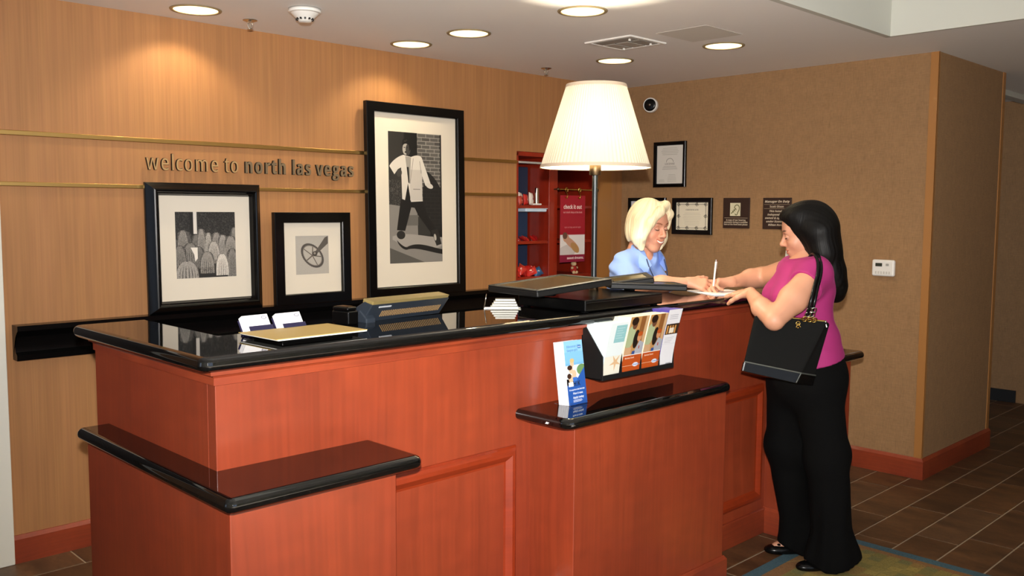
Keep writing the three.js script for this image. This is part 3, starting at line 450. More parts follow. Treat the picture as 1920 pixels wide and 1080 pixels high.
// ---------------------------------------------------------------- table lamp
{
  const LX = -2.425, LZ = 1.8, t = thing('table_lamp', 'lit table lamp with a cream pleated shade on a dark pole', 'lamp', [LX, GT, LZ], { local: true });
  part(t, 'base', lathe([[0, 0], [0.085, 0], [0.088, 0.008], [0.078, 0.018], [0.03, 0.026], [0.018, 0.05], [0.022, 0.062], [0.022, 0.075], [0.012, 0.085], [0, 0.085]]), M.bronze);
  part(t, 'pole', merge([rod([0, 0.08, 0], [0, 0.545, 0], 0.0115, 0.0115, 20), lathe([[0.012, 0.085], [0.02, 0.088], [0.02, 0.096], [0.012, 0.1]], 20)]), std({ color: 0x3d4143, metalness: 0.8, roughness: 0.35 }));
  part(t, 'socket', lathe([[0.012, 0.52], [0.024, 0.522], [0.025, 0.56], [0.02, 0.565], [0.02, 0.6], [0, 0.6]], 24), M.bronze);
  const N = 84, y0 = 0.552, y1 = 0.888, R0 = 0.226, R1 = 0.121;
  const shell = (ya, yb, off, pleat, rows = 6) => { const g = new THREE.CylinderGeometry(1, 1, 1, N * 4, rows, true), p = g.attributes.position; for (let i = 0; i < p.count; i++) { const k = p.getY(i) + 0.5, y = lerp(ya, yb, k), a = Math.atan2(p.getZ(i), p.getX(i)), w = pleat * (Math.abs(Math.sin(a * N / 2)) - 0.5) * (0.7 + 0.3 * Math.sin(a * 7)), r = lerp(R0, R1, (y - y0) / (y1 - y0)) + off + w; p.setXYZ(i, Math.cos(a) * r, y, Math.sin(a) * r); } g.computeVertexNormals(); return g; };
  const cream = phy({ color: 0xd0c6b0, roughness: 1, transmission: 0.055, thickness: 0 }), band = phy({ color: 0xc9b49c, roughness: 1, transmission: 0.02, thickness: 0 });
  const sh = part(t, 'shade', shell(y0, y1, 0, 0.0045), cream);
  part(sh, 'trim_band', merge([shell(y1 - 0.012, y1 + 0.002, 0.0035, 0, 1), shell(y0 - 0.002, y0 + 0.012, 0.0035, 0, 1)]), band);
  part(t, 'harp', merge([tube([[0.02, 0.58, 0], [0.055, 0.66, 0], [0.05, 0.8, 0], [0, 0.872, 0], [-0.05, 0.8, 0], [-0.055, 0.66, 0], [-0.02, 0.58, 0]], 0.0025, 40, 6), rod([-R1, 0.872, 0], [R1, 0.872, 0], 0.002), rod([0, 0.872, -R1], [0, 0.872, R1], 0.002)]), M.bronze);
  part(t, 'bulb', lathe([[0, 0.6], [0.014, 0.605], [0.018, 0.63], [0.032, 0.668], [0.033, 0.69], [0.022, 0.715], [0, 0.725]], 24), std({ color: 0xfff3da, emissive: new THREE.Color(1, 0.8, 0.5), emissiveIntensity: 6 }));
  const l = new THREE.PointLight(new THREE.Color(1, 0.86, 0.63), LAMP, 0, 2); l.position.set(LX, GT + 0.68, LZ); l.castShadow = true; l.shadow.radius = 1.4; scene.add(l);
}
// ---------------------------------------------------------------- things on the counter
{
  const t = thing('cash_drawer', 'low glossy black box on the counter under the flat panels', 'box', [-2.575, GT, 1.915], { local: true });
  part(t, 'housing', bx(-0.237, 0.237, 0.003, 0.046, -0.175, 0.175, 0.006, 3), M.black);
  part(t, 'foot', merge([[-0.21, -0.15], [0.21, -0.15], [-0.21, 0.15], [0.21, 0.15]].map(([x, z]) => bx(x - 0.01, x + 0.01, 0, 0.004, z - 0.01, z + 0.01, 0))), M.blackMatte);
  part(t, 'front_seam', bx(-0.23, 0.23, 0.036, 0.038, 0.1745, 0.1758, 0), M.blackMatte);
  const screen = phy({ color: 0x4a4026, roughness: 0.22, ior: 1.7 });  // olive colour carries the wall and ceiling reflection on black screens
  const panel = (label, pos, turn, pitch, roll, w, d, post) => {
    const m = thing('flat_monitor', label, 'monitor', pos, { local: true }); m.rotation.set(pitch, turn, roll, 'YXZ');
    part(m, 'housing', bx(-w / 2, w / 2, -0.022, 0, -d / 2, d / 2, 0.006, 3), M.blackMatte);
    part(m, 'bezel', lay(ringSweep(roundPoly([[-w / 2, -d / 2], [w / 2, -d / 2], [w / 2, d / 2], [-w / 2, d / 2]], 0.008, 3), [[0, 0], [0, 0.003], [-0.002, 0.004], [-0.022, 0.004], [-0.024, 0.001]])), M.blackMatte);
    part(m, 'screen', bx(-w / 2 + 0.022, w / 2 - 0.022, 0, 0.002, -d / 2 + 0.022, d / 2 - 0.022, 0), screen);
    part(m, 'swivel', rod([0, -0.022, 0], [0, -post, 0], 0.028, 0.02, 20), M.blackMatte);
  };
  panel('large flat black monitor lying nearly level, left of the lamp pole', [-2.8, 1.272, 1.9], -0.12, 0.0, 0.075, 0.37, 0.3, 0.05);
  panel('thin black monitor lying level, right of the lamp pole', [-2.255, 1.244, 1.93], -0.72, -0.02, -0.03, 0.32, 0.22, 0.026);
  panel('small tilted black screen just in front of the receptionist', [-2.275, 1.262, 1.865], -0.66, 0.1, 0.12, 0.19, 0.13, 0.07);
}
{ // receipt printer
  const t = thing('receipt_printer', 'low grey blue printer with a ribbed vent on its leaning front', 'printer', [-3.385, GT, 1.745], { local: true, turn: 0.1 }), Lh = 0.183;
  const hull = (pts, x0, x1) => { const s = new THREE.Shape(pts.map(([z, y]) => new THREE.Vector2(z, y))); const g = new THREE.ExtrudeGeometry(s, { depth: x1 - x0 - 0.008, bevelEnabled: true, bevelThickness: 0.004, bevelSize: 0.004, bevelSegments: 2 }); g.rotateY(-Math.PI / 2); g.scale(-1, 1, 1); const p = g.index; g.translate(x0 + 0.004, 0, 0); let q = g.toNonIndexed(); const a = q.attributes.position; for (let i = 0; i < a.count; i += 3) { const b = [a.getX(i + 1), a.getY(i + 1), a.getZ(i + 1)]; a.setXYZ(i + 1, a.getX(i + 2), a.getY(i + 2), a.getZ(i + 2)); a.setXYZ(i + 2, ...b); } q.computeVertexNormals(); return q; };
  const slate = phy({ color: 0x2b323b, roughness: 0.4 }), tan = phy({ color: 0x8d7b4c, roughness: 0.45 });  // tan of the printer top carries ceiling light reflected off a dark cover
  part(t, 'body', hull([[-0.03, 0.004], [0.0, 0.004], [0.046, 0.058], [0.012, 0.066], [-0.06, 0.03]], -Lh, Lh), slate);
  part(t, 'top_cover', hull([[0.004, 0.0685], [0.046, 0.064], [0.05, 0.069], [0.006, 0.0745]], -Lh + 0.002, Lh - 0.002), tan);
  const rib = std({ color: 0x9a7a50, roughness: 0.6 }); for (let k = 0; k < 34; k++) part(t, 'vent_rib', bx(-0.0012, 0.0012, -0.013, 0.013, 0, 0.004, 0).rotateX(0.7).translate(-0.12 + k * 0.0084, 0.0265, 0.0215), rib);
  part(t, 'name_badge', bx(-0.028, 0.028, -0.003, 0.003, 0, 0.003, 0.001).rotateX(0.7).translate(-0.12, 0.051, 0.043), std({ color: 0xb9bcc0, roughness: 0.4 }));
  part(t, 'side_wing', hull([[-0.02, 0.002], [0.03, 0.002], [0.03, 0.012], [-0.0, 0.035]], -Lh - 0.012, -Lh + 0.03), slate);
}
{ // black phone beside it
  const t = thing('desk_phone', 'small black desk unit left of the printer', 'phone', [-3.635, GT, 1.775], { local: true, turn: 0.2 });
  part(t, 'base', bx(-0.024, 0.024, 0, 0.045, -0.045, 0.03, 0.006, 3), M.black); part(t, 'handset', bx(-0.022, 0.022, 0.045, 0.058, -0.045, 0.025, 0.006, 3), M.black); part(t, 'key_strip', bx(-0.016, 0.016, 0.058, 0.0595, -0.035, 0.01, 0.0005), M.bronze);
}
{ // business card holders
  const navy = phy({ color: 0x26233f, roughness: 0.25 }), card = std({ color: 0xf1eff0, roughness: 0.6 });
  const logo = canvasTex(180, 100, (c) => { c.fillStyle = '#f4f2f3'; c.fillRect(0, 0, 180, 100); c.strokeStyle = '#4a4a60'; c.lineWidth = 3; c.beginPath(); c.ellipse(150, 20, 17, 9, 0, 0, 7); c.stroke(); c.fillStyle = '#55556a'; c.font = 'italic bold 11px serif'; c.fillText('Hampton', 134, 24, 32); });
  [[-3.975, 1.812, 'left navy holder of white business cards on the counter'], [-3.868, 1.82, 'right navy holder of white business cards on the counter']].forEach(([x, z, label]) => {
    const t = thing('card_holder', label, 'card holder', [x, GT, z], { local: true, turn: 0.1 }), lean = (g) => g.rotateX(-0.55);
    part(t, 'base', bx(-0.047, 0.047, 0, 0.006, -0.022, 0.022, 0.003, 2), navy); part(t, 'front_lip', lean(bx(-0.036, 0.047, 0, 0.02, 0.013, 0.016, 0.0015)).translate(0, 0.004, 0.004), navy); part(t, 'back_plate', lean(bx(-0.047, 0.047, 0, 0.052, -0.012, -0.009, 0.0015)).translate(0, 0.004, 0), navy);
    for (let k = 0; k < 5; k++) { const g = new THREE.BoxGeometry(0.089, 0.052, 0.0012); g.translate(0, 0.03, 0.011 - k * 0.004); lean(g).translate(0, 0.004, 0); part(t, 'business_card', g, k ? card : [card, card, card, card, std({ map: logo, roughness: 0.6 }), card]); }
  });
}
{
  const t = thing('folder', 'tan leather folder lying on the counter in front of the card holders', 'folder', [-3.893, GT, 1.933], { local: true, turn: 0.03 }), tan = std({ color: 0xc9ab66, roughness: 0.6 });
  part(t, 'stand', bx(-0.12, 0.12, 0, 0.011, -0.08, 0.075, 0.002), M.black); part(t, 'paper', bx(-0.15, 0.153, 0.011, 0.0145, -0.1, 0.1022, 0.0005), M.white); part(t, 'front_cover', bx(-0.155, 0.155, 0.0145, 0.0165, -0.103, 0.102, 0.0008), tan);
}
{
  const t = thing('paper_tray', 'small wire tray of white slips on the counter beside the black box', 'tray', [-2.93, GT, 1.775], { local: true, turn: -0.75 });
  part(t, 'wire', merge([tube([[-0.07, 0.002, 0.02], [-0.062, 0.05, 0.02], [-0.062, 0.05, -0.02], [-0.07, 0.002, -0.02]], 0.0018, 20, 6), rod([-0.07, 0.002, 0.02], [0.07, 0.002, 0.02], 0.0018), rod([-0.07, 0.002, -0.02], [0.07, 0.002, -0.02], 0.0018)]), M.chrome);
  for (let k = 0; k < 4; k++) part(t, 'paper_slip', bx(-0.045 + k * 0.006, 0.06 - k * 0.004, 0.004 + k * 0.009, 0.0105 + k * 0.009, -0.03, 0.03 - k * 0.005, 0.001), M.white);
}
{
  const t = thing('paper_form', 'white paper form on the granite under the two women\'s hands', 'paper', [-1.705, GT, 1.955], { local: true, turn: -0.5 });
  part(t, 'sheet', merge([bx(-0.105, 0.105, 0.0006, 0.0022, -0.13, 0.13, 0), bx(-0.1, 0.107, 0.0022, 0.0034, -0.125, 0.128, 0)]), std({ color: 0xf0ecec, roughness: 0.7 }));
}
{ // small white sign card on the far return of the counter
  const t = thing('sign_card', 'white card stand behind the dark-haired guest\'s chin', 'sign', [-1.045, GT, 1.99], { local: true, turn: -1.35 });
  part(t, 'card', bx(-0.075, 0.075, 0.002, 0.21, -0.001, 0.002, 0).rotateX(-0.14), M.white); part(t, 'foot', bx(-0.075, 0.075, 0, 0.003, -0.07, 0.015, 0.001), M.plastic);
}
// ---------------------------------------------------------------- brochure rack on the desk front and leaflets on the ledge
const peopleTex = canvasTex(256, 480, (c, W, Hh) => {
  c.fillStyle = '#b98b54'; c.fillRect(0, 0, W, Hh); c.fillStyle = '#8b5a30'; c.fillRect(150, 0, 70, 320); c.fillStyle = '#caa57a'; c.fillRect(215, 0, 41, 320);
  c.fillStyle = '#a9b58c'; c.beginPath(); c.ellipse(45, 170, 62, 95, 0.1, 0, 7); c.fill(); c.fillStyle = '#6b4632'; c.beginPath(); c.ellipse(78, 66, 34, 40, 0, 0, 7); c.fill(); c.fillStyle = '#2a1a12'; c.beginPath(); c.ellipse(70, 38, 46, 34, 0, 0, 7); c.fill();
  c.fillStyle = '#241c18'; c.beginPath(); c.ellipse(132, 190, 36, 78, 0, 0, 7); c.fill(); c.fillStyle = '#c98d63'; c.beginPath(); c.ellipse(178, 178, 30, 36, 0, 0, 7); c.fill(); c.fillStyle = '#b5541f'; c.beginPath(); c.ellipse(182, 150, 34, 20, 0, 0, 7); c.fill();
  c.fillStyle = '#a7aab2'; c.beginPath(); c.moveTo(120, 320); c.lineTo(190, 205); c.lineTo(256, 230); c.lineTo(256, 330); c.fill(); c.fillStyle = '#c8a07a'; c.fillRect(0, 255, 90, 66); c.fillStyle = '#37508a'; c.fillRect(110, 290, 40, 32); c.fillStyle = '#b04a3a'; c.fillRect(190, 250, 14, 26);
  c.fillStyle = '#f0ece6'; c.fillRect(0, 318, W, 6); c.fillStyle = '#b8501e'; c.fillRect(0, 324, W, 156); c.fillStyle = '#f3dcc8'; c.font = 'bold 17px sans-serif'; c.fillText('Business Travel', 30, 352); c.fillStyle = '#e8c3a2'; c.fillRect(0, 410, W, 3); c.fillStyle = '#dfe7f2'; c.beginPath(); c.ellipse(190, 408, 40, 17, 0, 0, 7); c.fill(); c.fillStyle = '#2b4fa0'; c.font = 'italic bold 19px serif'; c.fillText('Hampton', 156, 414);
});
const starTex = canvasTex(200, 440, (c, W, Hh) => {
  const g = '#dfe9ea'; c.fillStyle = g; c.fillRect(0, 0, W, Hh); c.fillStyle = '#8fc0c3'; c.fillRect(70, 20, 130, 140); c.strokeStyle = '#c6dde0'; c.lineWidth = 3; for (let i = 0; i < 5; i++) { c.beginPath(); c.moveTo(86, 44 + i * 20); c.lineTo(176 - (i % 2) * 22, 44 + i * 20); c.stroke(); }
  c.fillStyle = '#e4e2d2'; c.fillRect(0, 268, W, 172); c.fillStyle = '#d9b48a'; c.save(); c.translate(136, 322); c.rotate(0.35); c.beginPath(); for (let k = 0; k < 10; k++) { const r = k % 2 ? 20 : 72, a = k / 10 * 6.283; c.lineTo(Math.cos(a) * r, Math.sin(a) * r); } c.fill(); c.restore();
});
const whiteTex = canvasTex(180, 440, (c, W, Hh) => { c.fillStyle = '#e6e6ea'; c.fillRect(0, 0, W, Hh); c.fillStyle = '#a9a9b4'; for (let i = 0; i < 3; i++) c.fillRect(30, 40 + i * 14, 110, 4); c.fillStyle = '#3c2c20'; c.fillRect(10, 110, 170, 80); c.fillStyle = '#c98f4c'; for (let k = 0; k < 4; k++) c.fillRect(24 + k * 34, 122, 20, 62); c.fillStyle = '#e6dcc8'; c.fillRect(60, 140, 60, 40); c.fillStyle = '#b0b0bb'; for (let i = 0; i < 4; i++) c.fillRect(26, 214 + i * 12, 120 - i * 12, 3); c.fillStyle = '#d9dae0'; c.fillRect(0, 262, W, 4); c.fillStyle = '#44444c'; for (let k = 0; k < 6; k++) c.fillRect(96 + k * 11, 412, 7, 16); });
const blueTex = canvasTex(256, 576, (c, W, Hh) => {
  const sky = ['#8cc3e8', '#7db9e2', '#73b0dc']; sky.forEach((f, i) => { c.fillStyle = f; c.fillRect(0, i * 100, W, 110); }); c.fillStyle = '#dfe9f0'; c.fillRect(0, 220, W, 120);
  c.fillStyle = '#4a7db8'; c.font = 'bold 30px serif'; c.fillText('Discover the', 36, 62); c.fillText('Hampton spirit', 36, 96, 150); c.fillStyle = '#3b6fb4'; c.beginPath(); c.ellipse(212, 60, 30, 16, 0, 0, 7); c.fill(); c.fillStyle = '#eef4fa'; c.font = 'italic bold 15px serif'; c.fillText('Hampton', 187, 65, 52);
  c.fillStyle = '#6a8f5c'; c.beginPath(); c.ellipse(220, 270, 70, 50, 0, 0, 7); c.fill(); c.fillStyle = '#2a58a8'; c.beginPath(); c.moveTo(256, 250); c.lineTo(256, Hh); c.lineTo(0, Hh); c.lineTo(0, 400); c.lineTo(120, 370); c.fill();
  c.fillStyle = '#e0b898'; for (const [x, y, r] of [[90, 205, 26], [70, 260, 28], [110, 300, 30], [60, 340, 30]]) { c.beginPath(); c.ellipse(x, y, r, r * 1.25, 0, 0, 7); c.fill(); } c.fillStyle = '#cdb27c'; c.beginPath(); c.ellipse(94, 178, 30, 20, 0, 0, 7); c.fill(); c.fillStyle = '#3f2a20'; c.beginPath(); c.ellipse(56, 240, 34, 22, 0, 0, 7); c.fill(); c.beginPath(); c.ellipse(40, 315, 28, 24, 0, 0, 7); c.fill(); c.fillStyle = '#eef0f2'; c.fillRect(20, 370, 70, 40); c.fillStyle = '#3a6fc4'; c.fillRect(86, 330, 60, 50);
  c.fillStyle = '#1c1c22'; c.font = 'bold 60px sans-serif'; c.fillText('H!K', 82, 410, 120); c.fillStyle = '#f2f4f8'; c.font = 'bold 20px sans-serif'; c.fillText('It is easy here at the front desk', 24, 448, 210); c.font = 'bold 25px sans-serif'; c.fillText('Plan it now', 70, 484); c.font = 'bold 26px sans-serif'; c.fillText('Apply today', 66, 522); c.fillRect(66, 534, 116, 3); c.fillRect(66, 542, 126, 3); c.fillRect(66, 550, 110, 3);
});
{
  const t = thing('brochure_rack', 'black acrylic brochure rack fixed to the front of the desk', 'brochure rack', [-2.57, 0.93, ZF], { local: true });
  const X0 = -0.222, X1 = 0.218, prof = new THREE.Shape([[0.001, 0], [0.09, -0.004], [0.103, 0.003], [0.103, 0.085], [0.012, 0.2], [0.001, 0.205]].map((p) => new THREE.Vector2(...p)));
  const side = (x, w = 0.004) => { const g = new THREE.ExtrudeGeometry(prof, { depth: w, bevelEnabled: false }); g.rotateY(-Math.PI / 2); g.translate(x + w, 0, 0); return g; };
  part(t, 'side_panel', side(X0), M.blackMatte); part(t, 'side_panel', side(X1 - 0.004), M.blackMatte);
  for (const x of [-0.112, 0.006, 0.122]) part(t, 'divider', side(x, 0.003), M.blackMatte);
  part(t, 'back_plate', bx(X0, X1, 0, 0.2, 0.001, 0.005, 0.001), M.blackMatte); part(t, 'floor_plate', bx(X0, X1, -0.003, 0.002, 0.001, 0.1, 0.001), M.blackMatte); part(t, 'front_lip', bx(X0, X1, -0.003, 0.016, 0.1, 0.104, 0.001), M.blackMatte);
  const edge = (c) => std({ color: c, roughness: 0.6 });
  // each stack: leaning hexahedral block of brochures, front sheet printed, visible sheet edges as separate sheets
  const stack = (label, x0, x1, h, tex, topCol, nSheets, fwd) => {
    const s = thing('brochure_stack', label, 'brochures', [(x0 + x1) / 2, 0.934, ZF + 0.012], { local: true }), w = x1 - x0, D = 0.084, e = edge(topCol), th = D / nSheets;
    for (let k = 0; k < nSheets; k++) {
      const zf = D - k * th, g = new THREE.BoxGeometry(w - (k % 2) * 0.002, h - (k ? (k % 3) * 0.003 : 0), th * 0.97, 1, 6, 1), p = g.attributes.position; g.translate(0, h / 2, zf - th / 2);
      for (let i = 0; i < p.count; i++) p.setZ(i, p.getZ(i) + fwd * Math.max(0, p.getY(i) / h) ** 1.3 * (p.getZ(i) / D)); g.computeVertexNormals();
      part(s, k ? 'brochure' : 'front_brochure', g, k ? e : [e, e, e, e, std({ map: tex, roughness: 0.35 }), e]);
    }
  };
  stack('pale aqua brochure stack with a starfish, leftmost in the rack', -2.787, -2.69, 0.206, starTex, 0xd5e6e8, 2, 0.045);
  stack('orange photo brochure stack, second in the rack beside the aqua one', -2.679, -2.568, 0.222, peopleTex, 0xf0e4cc, 4, 0.05);
  stack('orange photo brochure stack, third in the rack beside the white one', -2.56, -2.449, 0.222, peopleTex, 0xf0e4cc, 4, 0.05);
  stack('white brochure stack with purple tops at the right end of the rack', -2.444, -2.356, 0.232, whiteTex, 0x4a3f9a, 3, 0.05);
}
{
  const t = thing('leaflet_stack', 'upright stack of blue leaflets leaning on the middle ledge', 'leaflets', [-2.918, 0.86, 2.155], { local: true }), w = edgeW(0xeef1f5);
  function edgeW(c) { return std({ color: c, roughness: 0.6 }); }
  for (let k = 0; k < 5; k++) { const g = new THREE.BoxGeometry(0.098, 0.226 - (k ? 0.002 * (k % 2) : 0), 0.0075); g.translate(-k * 0.0015, 0.113, -0.004 - k * 0.0088); g.rotateX(-0.14); part(t, k ? 'leaflet' : 'front_leaflet', g.translate(0, 0.001, 0), k ? w : [w, w, w, w, std({ map: blueTex, roughness: 0.35 }), w]); }
  part(t, 'clear_stand', merge([bx(-0.052, 0.052, 0, 0.0015, -0.07, 0.008, 0), bx(-0.052, 0.052, 0.0, 0.012, 0.006, 0.0075, 0)]), M.glass);
}
// ---------------------------------------------------------------- snack shelves in the wall recess
{
  const t = thing('snack_shelf', 'red cherry shelf unit built into the wall behind the lamp', 'shelf', [-0.705, 0, -0.17]), redwood = phy({ map: cherryTex, color: 0xffb0a0, roughness: 0.4, clearcoat: 0.3 });
  const L = OPENL, R = OPENR, up = (g) => metreUV(g, 2);
  part(t, 'side_panel', up(bx(L, L + 0.02, 0, 1.93, -0.42, -0.002)), redwood); part(t, 'side_panel', up(bx(R - 0.025, R - 0.005, 0, 1.93, -0.42, -0.002)), redwood);
  part(t, 'back_panel', up(bx(L, R, 0, 1.934, -0.44, -0.42)), redwood); part(t, 'top_panel', up(bx(L, R, 1.905, 1.934, -0.42, -0.002)), redwood); part(t, 'divider', up(bx(-0.79, -0.705, 0, 1.905, -0.42, 0.004, 0.003)), redwood);
  for (const y of [1.582, 1.342, 1.1, 0.8, 0.45, 0.1]) { part(t, 'shelf', metreUV(bx(L + 0.02, -0.79, y - 0.02, y, -0.42, -0.006), 2, true), redwood); part(t, 'shelf', metreUV(bx(-0.705, R - 0.025, y - 0.02, y, -0.42, -0.006), 2, true), redwood); }
  part(t, 'lit_edge_strip', bx(L + 0.02, -0.79, 1.858, 1.872, -0.03, -0.004, 0.002), std({ color: 0xa9a5a0, roughness: 0.4 }));  // grey strip for a lit shelf edge, the light put into its colour
  // cartons
  const carton = (label, x0, x1, y0, y1, z1, col, rough = 0.4) => { const c = thing('carton', label, 'box', [(x0 + x1) / 2, y0, z1 - 0.1], { local: true }); const w = (x1 - x0) / 2, m = phy({ color: col, roughness: rough }); part(c, 'body', bx(-w, w, 0, y1 - y0, -0.1, 0.1, 0.003), m); part(c, 'flap', bx(-w + 0.004, w - 0.004, y1 - y0 - 0.001, y1 - y0 + 0.002, -0.096, 0.096, 0.001), m); };
  carton('dark brown carton at the back of the top snack shelf', -1.065, -0.955, 1.583, 1.84, -0.2, 0x4a352b); carton('dark navy carton at the back of the top snack shelf', -0.95, -0.8, 1.583, 1.845, -0.19, 0x1d2d45);
  carton('grey brown carton on the second snack shelf', -1.065, -0.945, 1.343, 1.545, -0.2, 0x67564f); carton('navy carton on the second snack shelf', -0.935, -0.8, 1.343, 1.545, -0.19, 0x1f3a58);
  carton('dark plum carton on the third snack shelf', -1.065, -0.95, 1.101, 1.305, -0.2, 0x3c2626); carton('deep blue carton on the third snack shelf', -0.94, -0.8, 1.101, 1.305, -0.19, 0x16304f);
  const tr = thing('plastic_tray', 'clear white plastic tray hanging under the top snack shelf', 'tray', [-0.9, 1.53, -0.06], { local: true }); part(tr, 'dish', bx(-0.1, 0.105, 0.008, 0.03, -0.05, 0.05, 0.008, 2), phy({ color: 0xcfe4f4, roughness: 0.25 })); part(tr, 'rim', bx(-0.104, 0.109, 0.028, 0.0315, -0.054, 0.054, 0.001), phy({ color: 0xe6f2fa, roughness: 0.2 }));
  const ph = thing('handset', 'slim silver cordless handset standing on the top snack shelf', 'phone', [-0.865, 1.583, -0.04], { local: true }); part(ph, 'body', bx(-0.013, 0.013, 0.008, 0.118, -0.01, 0.01, 0.006, 3), M.chrome); part(ph, 'cradle', bx(-0.024, 0.028, 0, 0.012, -0.02, 0.02, 0.004, 2), M.plastic);
  // snack bags: pillows with crimped ends
  const cols = [0xb5201a, 0xc9332a, 0xe05a2a, 0x9a1a1c, 0xd8cfc6, 0xb84a3a, 0x2f5f88], mats = cols.map((c) => phy({ color: c, roughness: 0.3, clearcoat: 0.5 })), light = std({ color: 0xe6d6c4, roughness: 0.4 });
  const pillow = (() => { const g = new THREE.BoxGeometry(1, 1, 1, 8, 8, 4), p = g.attributes.position; for (let i = 0; i < p.count; i++) { const x = p.getX(i) * 2, y = p.getY(i) * 2, f = Math.max(0.08, (1 - x ** 4) * (1 - y ** 4)) * (0.85 + 0.3 * vn(x * 3 + 9, y * 3 + 9, 64, 64, 5)); p.setZ(i, p.getZ(i) * f); } g.computeVertexNormals(); return g; })();
  const band = (() => { const g = pillow.clone(); g.scale(0.55, 0.4, 1.06); return g; })();
  const bag = (label, group, x, y, z, w, h, d, rx, ry, rz, k) => { const s = thing('snack_bag', label, 'snack', [x, y, z], { local: true, group }); s.rotation.set(rx, ry, rz); s.scale.set(w, h, d); part(s, 'bag', pillow.clone().translate(0, 0.5, 0), mats[k]); part(s, 'printed_band', band.clone().translate(0, 0.5, 0), k === 4 ? mats[0] : light); };
  const ORD = ['first', 'second', 'third', 'fourth', 'fifth', 'sixth', 'seventh', 'eighth', 'ninth', 'tenth'];
  for (let k = 0; k < 7; k++) bag(`${['white', 'red', 'brick red', 'white', 'scarlet', 'brick red', 'white'][k]} banded snack bag, ${ORD[k]} from the left on the top snack shelf`, 'snack bags on the top shelf', -1.06 + k * 0.025, 1.584, -0.05 - (k % 2) * 0.03, 0.05, 0.085 - (k % 3) * 0.012, 0.03, -0.15, 0.3, (k % 3 - 1) * 0.12, [4, 1, 5, 4, 0, 5, 4][k]);
  for (let k = 0; k < 6; k++) bag(`flat sweet packet, ${ORD[k]} from the left along the second snack shelf`, 'sweet packets on the second shelf', -1.05 + k * 0.045, 1.344, -0.05 - (k % 2) * 0.02, 0.06, 0.05, 0.022, -1.2, 0.2 * k, 0, [4, 0, 3, 1, 0, 3][k]);
  for (let k = 0; k < 9; k++) bag(`crumpled red candy bag, ${ORD[k]} from the left in the lower shelf heap`, 'candy bags heaped on the lower shelf', -1.05 + k * 0.026, 1.108 + (k % 2) * 0.022, -0.05 - (k % 3) * 0.025, 0.075, 0.06, 0.04, -0.9, k * 0.9, 0.3 * (k % 3 - 1), [0, 1, 2, 1, 0, 2, 1, 0, 2][k]);
  bag('blue candy bag at the right end of the lower shelf heap', undefined, -0.822, 1.102, -0.05, 0.07, 0.06, 0.04, -0.5, -0.4, 0.2, 6);
  // little plush on the right
  const b = thing('plush_toy', 'small red and cream plush standing below the hanging poster', 'toy', [-0.462, 1.101, -0.06], { local: true }), cr = std({ color: 0xd9b98c, roughness: 1 }), rd = std({ color: 0xa8261e, roughness: 1 }), ball = (x, y, z, r, sy = 1) => new THREE.SphereGeometry(r, 16, 12).scale(1, sy, 1).translate(x, y, z);
  part(b, 'body', ball(0, 0.03, 0, 0.026, 1.15), rd); part(b, 'head', merge([ball(0, 0.07, 0.002, 0.02), ball(-0.015, 0.087, 0, 0.008), ball(0.015, 0.087, 0, 0.008), ball(0, 0.066, 0.018, 0.008)]), cr); part(b, 'paw', merge([ball(-0.024, 0.04, 0.01, 0.01), ball(0.024, 0.04, 0.01, 0.01), ball(-0.014, 0.008, 0.016, 0.012), ball(0.014, 0.008, 0.016, 0.012)]), cr);
}
